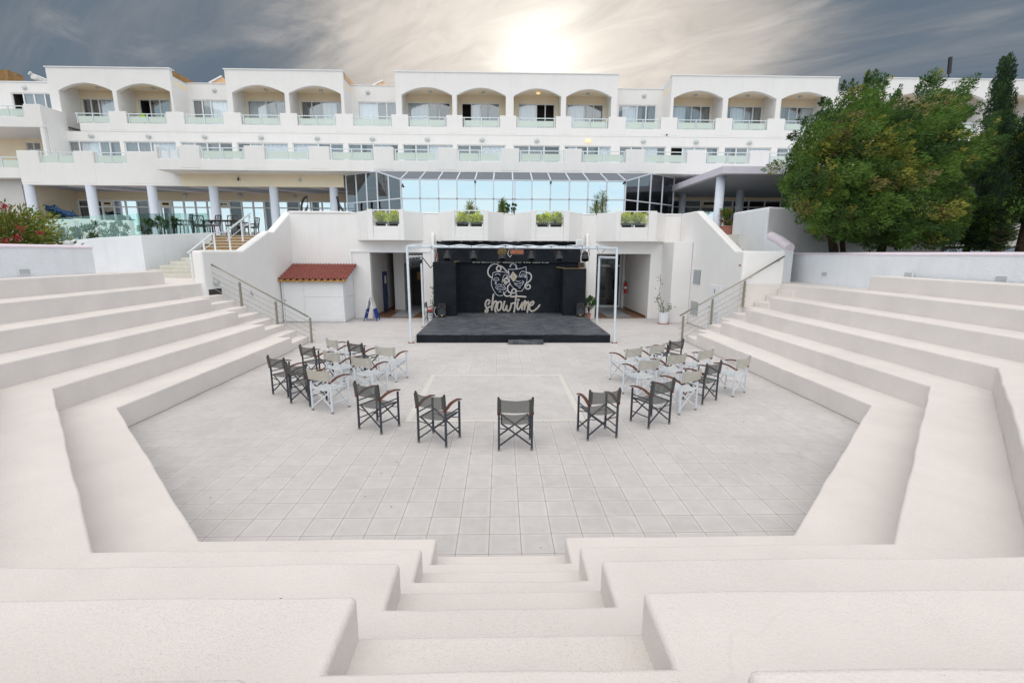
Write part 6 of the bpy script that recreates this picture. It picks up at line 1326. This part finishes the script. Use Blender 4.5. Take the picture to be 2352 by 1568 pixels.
t = thing('potted_plant', 'straggly plant on a cane in a white bucket behind the parked charcoal chair', 'plant', (-3.18, 21.6, 0.004)); b = MB(); b.lathe((-3.18, 21.6, .004), [(.15, 0), (.19, .36), (.2, .36), (.17, .33), (0, .33)], 18); b.build('pot', 'pot', t)
stm = [[(-3.18, 21.6, .33), (-3.2, 21.6, .8), (-3.12, 21.58, 1.2), (-3.2, 21.56, 1.45)], [(-3.18, 21.6, .33), (-3.02, 21.55, .8), (-2.98, 21.5, 1.15)]]; b = MB()
for s_ in stm: limb(b, s_, .011, .004, 5)
b.tube([(-3.15, 21.62, .3), (-3.08, 21.64, 2.0)], .012, 5); b.build('stems', 'bark', t); vine(t, stm, 110, .09, ('lf_pot', 'lf_olive', 'lf_mid'), (.4, .3, .3))
t = thing('bucket', 'white plastic bucket beside the left edge of the stage', 'bucket', (-3.2, 21.05, 0.004)); b = MB(); b.lathe((-3.2, 21.05, .004), [(.12, 0), (.15, .3), (.155, .3), (.135, .02), (0, .02)], 18); b.build('pail', 'pot', t); b = MB(); b.lathe((-3.2, 21.05, .22), [(.149, 0), (.155, .015), (.15, .03)], 18); b.build('rim_band', 'alu', t)
b = MB(); b.hexa([(-3.38, 20.85, .48), (-3.06, 20.83, .48), (-3.06, 21.06, .48), (-3.38, 21.1, .48)], [(-3.3, 20.88, .60), (-3.08, 20.86, .58), (-3.12, 21.0, .62), (-3.3, 21.04, .57)]); tag(b.build('folded_cloth', 'red', bevel=.04, seg=2, base=(-3.2, 20.95, .48)), 'crumpled red cloth lying on the parked charcoal chair', 'cloth')
t = thing('climbing_plant', 'dark leafy plant spilling beside the right loudspeaker', 'plant', (4.1, 21.7, 0.004)); b = MB(); b.lathe((4.1, 21.75, .004), [(.14, 0), (.18, .3), (0, .28)], 14); b.build('pot', 'terra', t)
shrub(t, (4.12, 21.6, .75), (.32, .2, .45), 420, .1, ('lf_pot', 'lf_dark', 'lf_mid'), (.5, .35, .15), z0=.25, asp=1.6)
t = thing('fire_extinguisher', 'red fire extinguisher on the pier by the glazed doors', 'extinguisher', (6.97, 26.5, .9)); px_ = gx(R4(453, 890), 6.93); x, y, z = 6.93, px_.y, px_.z-.35
t.location = (x, y, z); b = MB(); b.lathe((x, y, z), [(.085, 0), (.09, .02), (.09, .5), (.06, .58), (.03, .6)], 16); b.build('cylinder', 'red', t, smooth=False); b = MB(); b.lathe((x, y, z+.6), [(.03, 0), (.03, .06)], 8); b.bar((x-.1, y-.02, z+.68), (x+.04, y, z+.66), .03, .02); b.build('valve', 'blackm', t); b = MB(); b.lathe((x, y, z+.25), [(.0915, 0), (.0915, .12)], 16); b.build('label_band', 'paper', t); b = MB(); b.tube([(x-.04, y, z+.64), (x-.12, y-.02, z+.55), (x-.11, y-.02, z+.2)], .014, 6); b.build('hose', 'blackm', t)
t = thing('toy_cart', 'blue and red tub on yellow legs behind the glazed doors', 'toy cart', (4.95, 26.6, 0.01)); b = MB(); b.hexa([(4.72, 26.5, .72), (5.22, 26.5, .72), (5.22, 26.85, .72), (4.72, 26.85, .72)], [(4.66, 26.45, 1.35), (5.28, 26.45, 1.35), (5.28, 26.9, 1.35), (4.66, 26.9, 1.35)]); b.build('tub', 'blue', t); b = MB(); b.box(4.63, 5.31, 26.43, 26.92, 1.35, 1.42); b.build('rim', 'red', t)
b = MB()
for x in (4.78, 5.16): b.bar((x, 26.68, .02), (x, 26.68, .72), .14, .2)
b.build('leg', 'yellow', t); b = MB(); b.ball((4.97, 26.68, 1.43), .2, 10, (1.2, 1, .6)); b.build('heap', 'ochre', t)
# flower pot at the top of the right stairs
p = gy(R4(1360, 435), 22.0); zp = p.z; t = thing('flower_pot', 'terracotta trough of red geraniums at the top of the right stairs', 'flower pot', (p.x, 22.0, zp)); b = MB(); b.hexa([(p.x-.3, 21.82, zp), (p.x+.3, 21.82, zp), (p.x+.3, 22.18, zp), (p.x-.3, 22.18, zp)], [(p.x-.37, 21.78, zp+.4), (p.x+.37, 21.78, zp+.4), (p.x+.37, 22.22, zp+.4), (p.x-.37, 22.22, zp+.4)]); b.box(p.x-.39, p.x+.39, 21.76, 22.24, zp+.4, zp+.46); b.build('trough', 'terra', t, bevel=.015, seg=2)
shrub(t, (p.x, 22.0, zp+.85), (.42, .25, .38), 520, .1, ('lf_mid', 'lf_olive', 'lf_pot'), (.45, .3, .25), z0=zp+.4, asp=1.5); V = leaves(170, np.concatenate([np.array([p.x, 22.0, zp+.95])+unit(rng.normal(0, 1, (17, 3)))*np.array([.5, .3, .42]) for _ in range(1)]).repeat(10, 0)+rng.normal(0, .035, (170, 3)), rng.normal(0, 1, (170, 3)), .055, 1.3); leafmesh('blossom', V, np.zeros(170), ('redfl',), t)
# red-flowered bush at the left edge
Yb = 13.4; c = gy(L1(90, 380), Yb); t = thing('flowering_bush', 'olive green bush with crimson blossoms behind the low left wall', 'bush', (c.x, Yb, 2.8)); bc = shrub(t, (c.x-.15, Yb, c.z-.2), (1.35, 1.0, .88), 9500, .12, ('lf_olive', 'lf_mid', 'lf_yel', 'lf_dry'), (.42, .3, .18, .10), z0=2.8, stems=16, asp=2.9)
fd = unit(rng.normal(0, 1, (24, 3))); fd[:, 1] = -np.abs(fd[:, 1])-.15; fl = np.array([c.x-.1, Yb, c.z-.2])+unit(fd)*np.array([1.36, 1.02, .86]); P_ = fl.repeat(55, 0)+rng.normal(0, .045, (24*55, 3)); leafmesh('blossom', leaves(len(P_), P_, rng.normal(0, 1, P_.shape), .06, 3.0), np.zeros(len(P_)), ('redfl',), t)
p = gy(L1(612, 512), 13.6); t = thing('globe_lamp', 'round white garden globe with brown patches behind the low left wall', 'lamp', (p.x, 13.6, 2.8)); b = MB(); b.ball((p.x, 13.6, p.z), .125, 14); b.build('globe', 'lampglass', t, smooth=True); b = MB(); b.lathe((p.x, 13.6, 2.8), [(.06, 0), (.06, max(.05, p.z-2.9))], 10); b.build('stem', 'terra', t)
# planting and furniture seen through the glass at left
b = MB()
for i, (x0, x1, y0, Y) in enumerate(((430, 760, 292, 24.5), (750, 950, 288, 24.7), (940, 1240, 300, 25.0))): 
    a, c = gy(L1(x0, y0), Y), gy(L1(x1, y0+4), Y); b = MB(); b.box(a.x, c.x-.03, Y-.6, Y-.25, 3.3, max(TZ+.3, a.z)); tag(b.build('planter_wall', 'white', bevel=.03, seg=2, base=(a.x, Y-.6, 3.3)), ('long low white planter wall behind the glass, nearest the blue sculpture', 'short white planter block behind the glass in front of the second column', 'low white planter wall behind the glass near the crease')[i], 'planter wall')
gs = [(400, 455, 20.3, .5), (520, 465, 20.4, .55), (600, 440, 20.6, .5), (720, 430, 20.8, .5), (820, 420, 21, .5), (980, 425, 21.1, .45), (1080, 390, 21.4, .5), (1310, 365, 21.5, .45), (1430, 320, 21.8, .4), (1540, 340, 22.2, .4)]
gl_ = ['leftmost low shrub behind the glass balustrade', 'second low shrub from the left behind the glass', 'shrub behind the glass below the low planter wall', 'spiky shrub behind the glass left of the pane joint', 'spiky shrub behind the glass touching the pane joint', 'small shrub behind the second glass pane', 'bushy shrub behind the second glass pane', 'dark leafy shrub just right of the wall crease', 'tall thin shrub in front of the third column', 'upright shrub before the dark glazed panel']
for (x, y, Y, r), lab in zip(gs, gl_):
    p = gy(L1(x, y), Y); zb = 3.35; t = thing('garden_shrub', lab, 'shrub', (p.x, Y, zb)); shrub(t, (p.x, Y, p.z+.1), (r*.8, r*.5, r*.75), 420, .13, ('lf_pot', 'lf_olive', 'lf_blue'), (.45, .25, .3), z0=zb, asp=2.8)
# blue sculpture
p = gy(L1(540, 225), 28.9); t = thing('sculpture', 'blue driftwood like sculpture against the tan arcade wall', 'sculpture', (p.x, 28.9, TZ)); b = MB()
A, B = gy(L1(412, 175), 28.9), gy(L1(672, 245), 28.9)
for i in range(46):
    f = random.uniform(0, .92); cN = A.lerp(B, f)+Vector((0, random.uniform(-.25, .25), random.uniform(-.42, .30)*(1-abs(2*f-.8))-.05)); d = Vector((random.uniform(.25, .55), random.uniform(-.1, .1), random.uniform(-.28, .08))); b.tube([cN-d*.6, cN+Vector((0, 0, random.uniform(-.05, .1))), cN+d*.6], [.03, .05, .02], 6)
b.tube([B-Vector((.2, 0, .1)), B+Vector((-.05, 0, .02)), B+Vector((-.12, 0, .3))], [.06, .06, .02], 6); b.tube([(p.x, 28.9, TZ), (p.x, 28.9, p.z)], .06, 6); b.build('driftwood', 'bluesc', t)
q = gy(L1(455, 268), 28.6); shrub(t, (q.x, 28.6, q.z), (.6, .3, .25), 300, .2, ('lf_dark', 'lf_pot'), (.6, .4), z0=TZ, asp=3, name='greenery')
# terrace furniture: lattice-backed garden chairs and a table
def garden_chair(x, y, rz, lab, lat=True):
    t = thing('garden_chair', lab, 'chair', (0, 0, 0), 'garden chairs on the left terrace'); L = []
    for s in (-1, 1):
        for yy in (-.24, .24): b = MB(); b.bar((s*.26, yy*1.1, 0), (s*.24, yy, .45), .035); b.build('leg', 'iron', t)
    b = MB(); b.box(-.27, .27, -.26, .26, .45, .48); L.append(b.build('seat', 'iron', t)); b = MB(); b.box(-.25, .25, -.24, .24, .481, .55); L.append(b.build('cushion', 'cushion', t, bevel=.02, seg=2))
    b = MB()
    for s in (-1, 1): b.bar((s*.25, -.26, .48), (s*.23, -.36, 1.0), .035); b.bar((s*.26, -.27, .68), (s*.27, .2, .66), .04, .03); b.bar((s*.26, .2, .46), (s*.27, .2, .66), .03)
    b.bar((-.23, -.36, 1.0), (.23, -.36, 1.0), .04); b.bar((-.25, -.27, .56), (.25, -.27, .56), .03)
    for i in range(-4, 5):
        for s in (-1, 1):
            x0 = i*.11; x1 = x0+s*.22; f0, f1 = 0, 1
            if -.24 < x0 < .24:
                xe = max(-.24, min(.24, x1)); fe = abs(xe-x0)/.22; b.bar((x0, -.27, .56), (xe, -.27-.09*fe, .56+.44*fe), .016, .012)
    L.append(b.build('backrest', 'iron', t))
    t.location = (x, y, TZ); t.rotation_euler.z = rz
    return t
fc = [(1905, 380, 24.6, math.radians(150), 'lattice backed garden chair left of the dark table, seen from behind'), (2085, 370, 24.8, math.radians(200), 'lattice backed garden chair right of the dark table by the handrail'), (2180, 385, 25.4, math.radians(120), 'garden chair between the table and the sloping wall'), (1650, 350, 24.2, math.radians(140), 'lattice backed garden chair seen through the last glass panel'), (1800, 360, 25.6, math.radians(20), 'garden chair behind the glass left of the dark table'), (2255, 360, 26.6, math.radians(90), 'grey cushioned garden chair just above the sloping wall coping')]
for x, y, Y, rz, lab in fc: p = gy(L1(x, y), Y); garden_chair(p.x, Y, rz, lab)
def gtable(px, Y, lab, w=.8):
    p = gy(px, Y); t = thing('garden_table', lab, 'table', (p.x, Y, TZ)); b = MB(); b.box(p.x-w, p.x+w, Y-.45, Y+.45, TZ+.70, TZ+.745); b.build('table_top', 'iron', t, bevel=.01, seg=1)
    for sx in (-1, 1):
        for sy in (-1, 1): b = MB(); b.bar((p.x+sx*(w-.1), Y+sy*.36, TZ), (p.x+sx*(w-.1), Y+sy*.36, TZ+.70), .06); b.build('leg', 'iron', t)
gtable(L1(1985, 330), 24.9, 'dark rectangular garden table at the head of the ochre stairs'); gtable(L1(1600, 335), 24.9, 'dark garden table behind the glass balustrade', .6)
# hanging chair stands
def hang(F, pts, lab, Y):
    P_ = [gy(F(*q), Y) for q in pts]; t = thing('hanging_chair_stand', lab, 'chair stand', (P_[0].x, Y, TZ)); b = MB(); b.tube([(P_[0].x, Y, TZ)]+P_, .06, 8); b.build('stand', 'blackm', t, smooth=True); return t, P_
t, P_ = hang(U2, [(688, 1440), (685, 1395), (698, 1345), (718, 1320), (737, 1315)], 'curved black hanging chair stand by the fifth column', 26.8)
e = P_[-1]; b = MB(); b.tube([e, e-Vector((0, 0, .45))], .02, 5); b.tube([e-Vector((0, 0, .45)), e-Vector((.25, 0, 1.0)), e-Vector((.3, 0, 1.7))], [.03, .12, .16], 8); b.build('folded_seat', 'char', t)
t, P_ = hang(U2, [(1022, 1445), (1018, 1390), (1010, 1340), (1002, 1312)], 'straight backed black hanging chair stand beside the sunroom', 26.4)
e = P_[-1]; b = MB(); b.tube([e, e+Vector((.12, 0, -.5)), e+Vector((.5, 0, -1.1)), e+Vector((.7, 0, -1.4))], [.02, .06, .09, .09], 7); b.build('folded_seat', 'char', t)
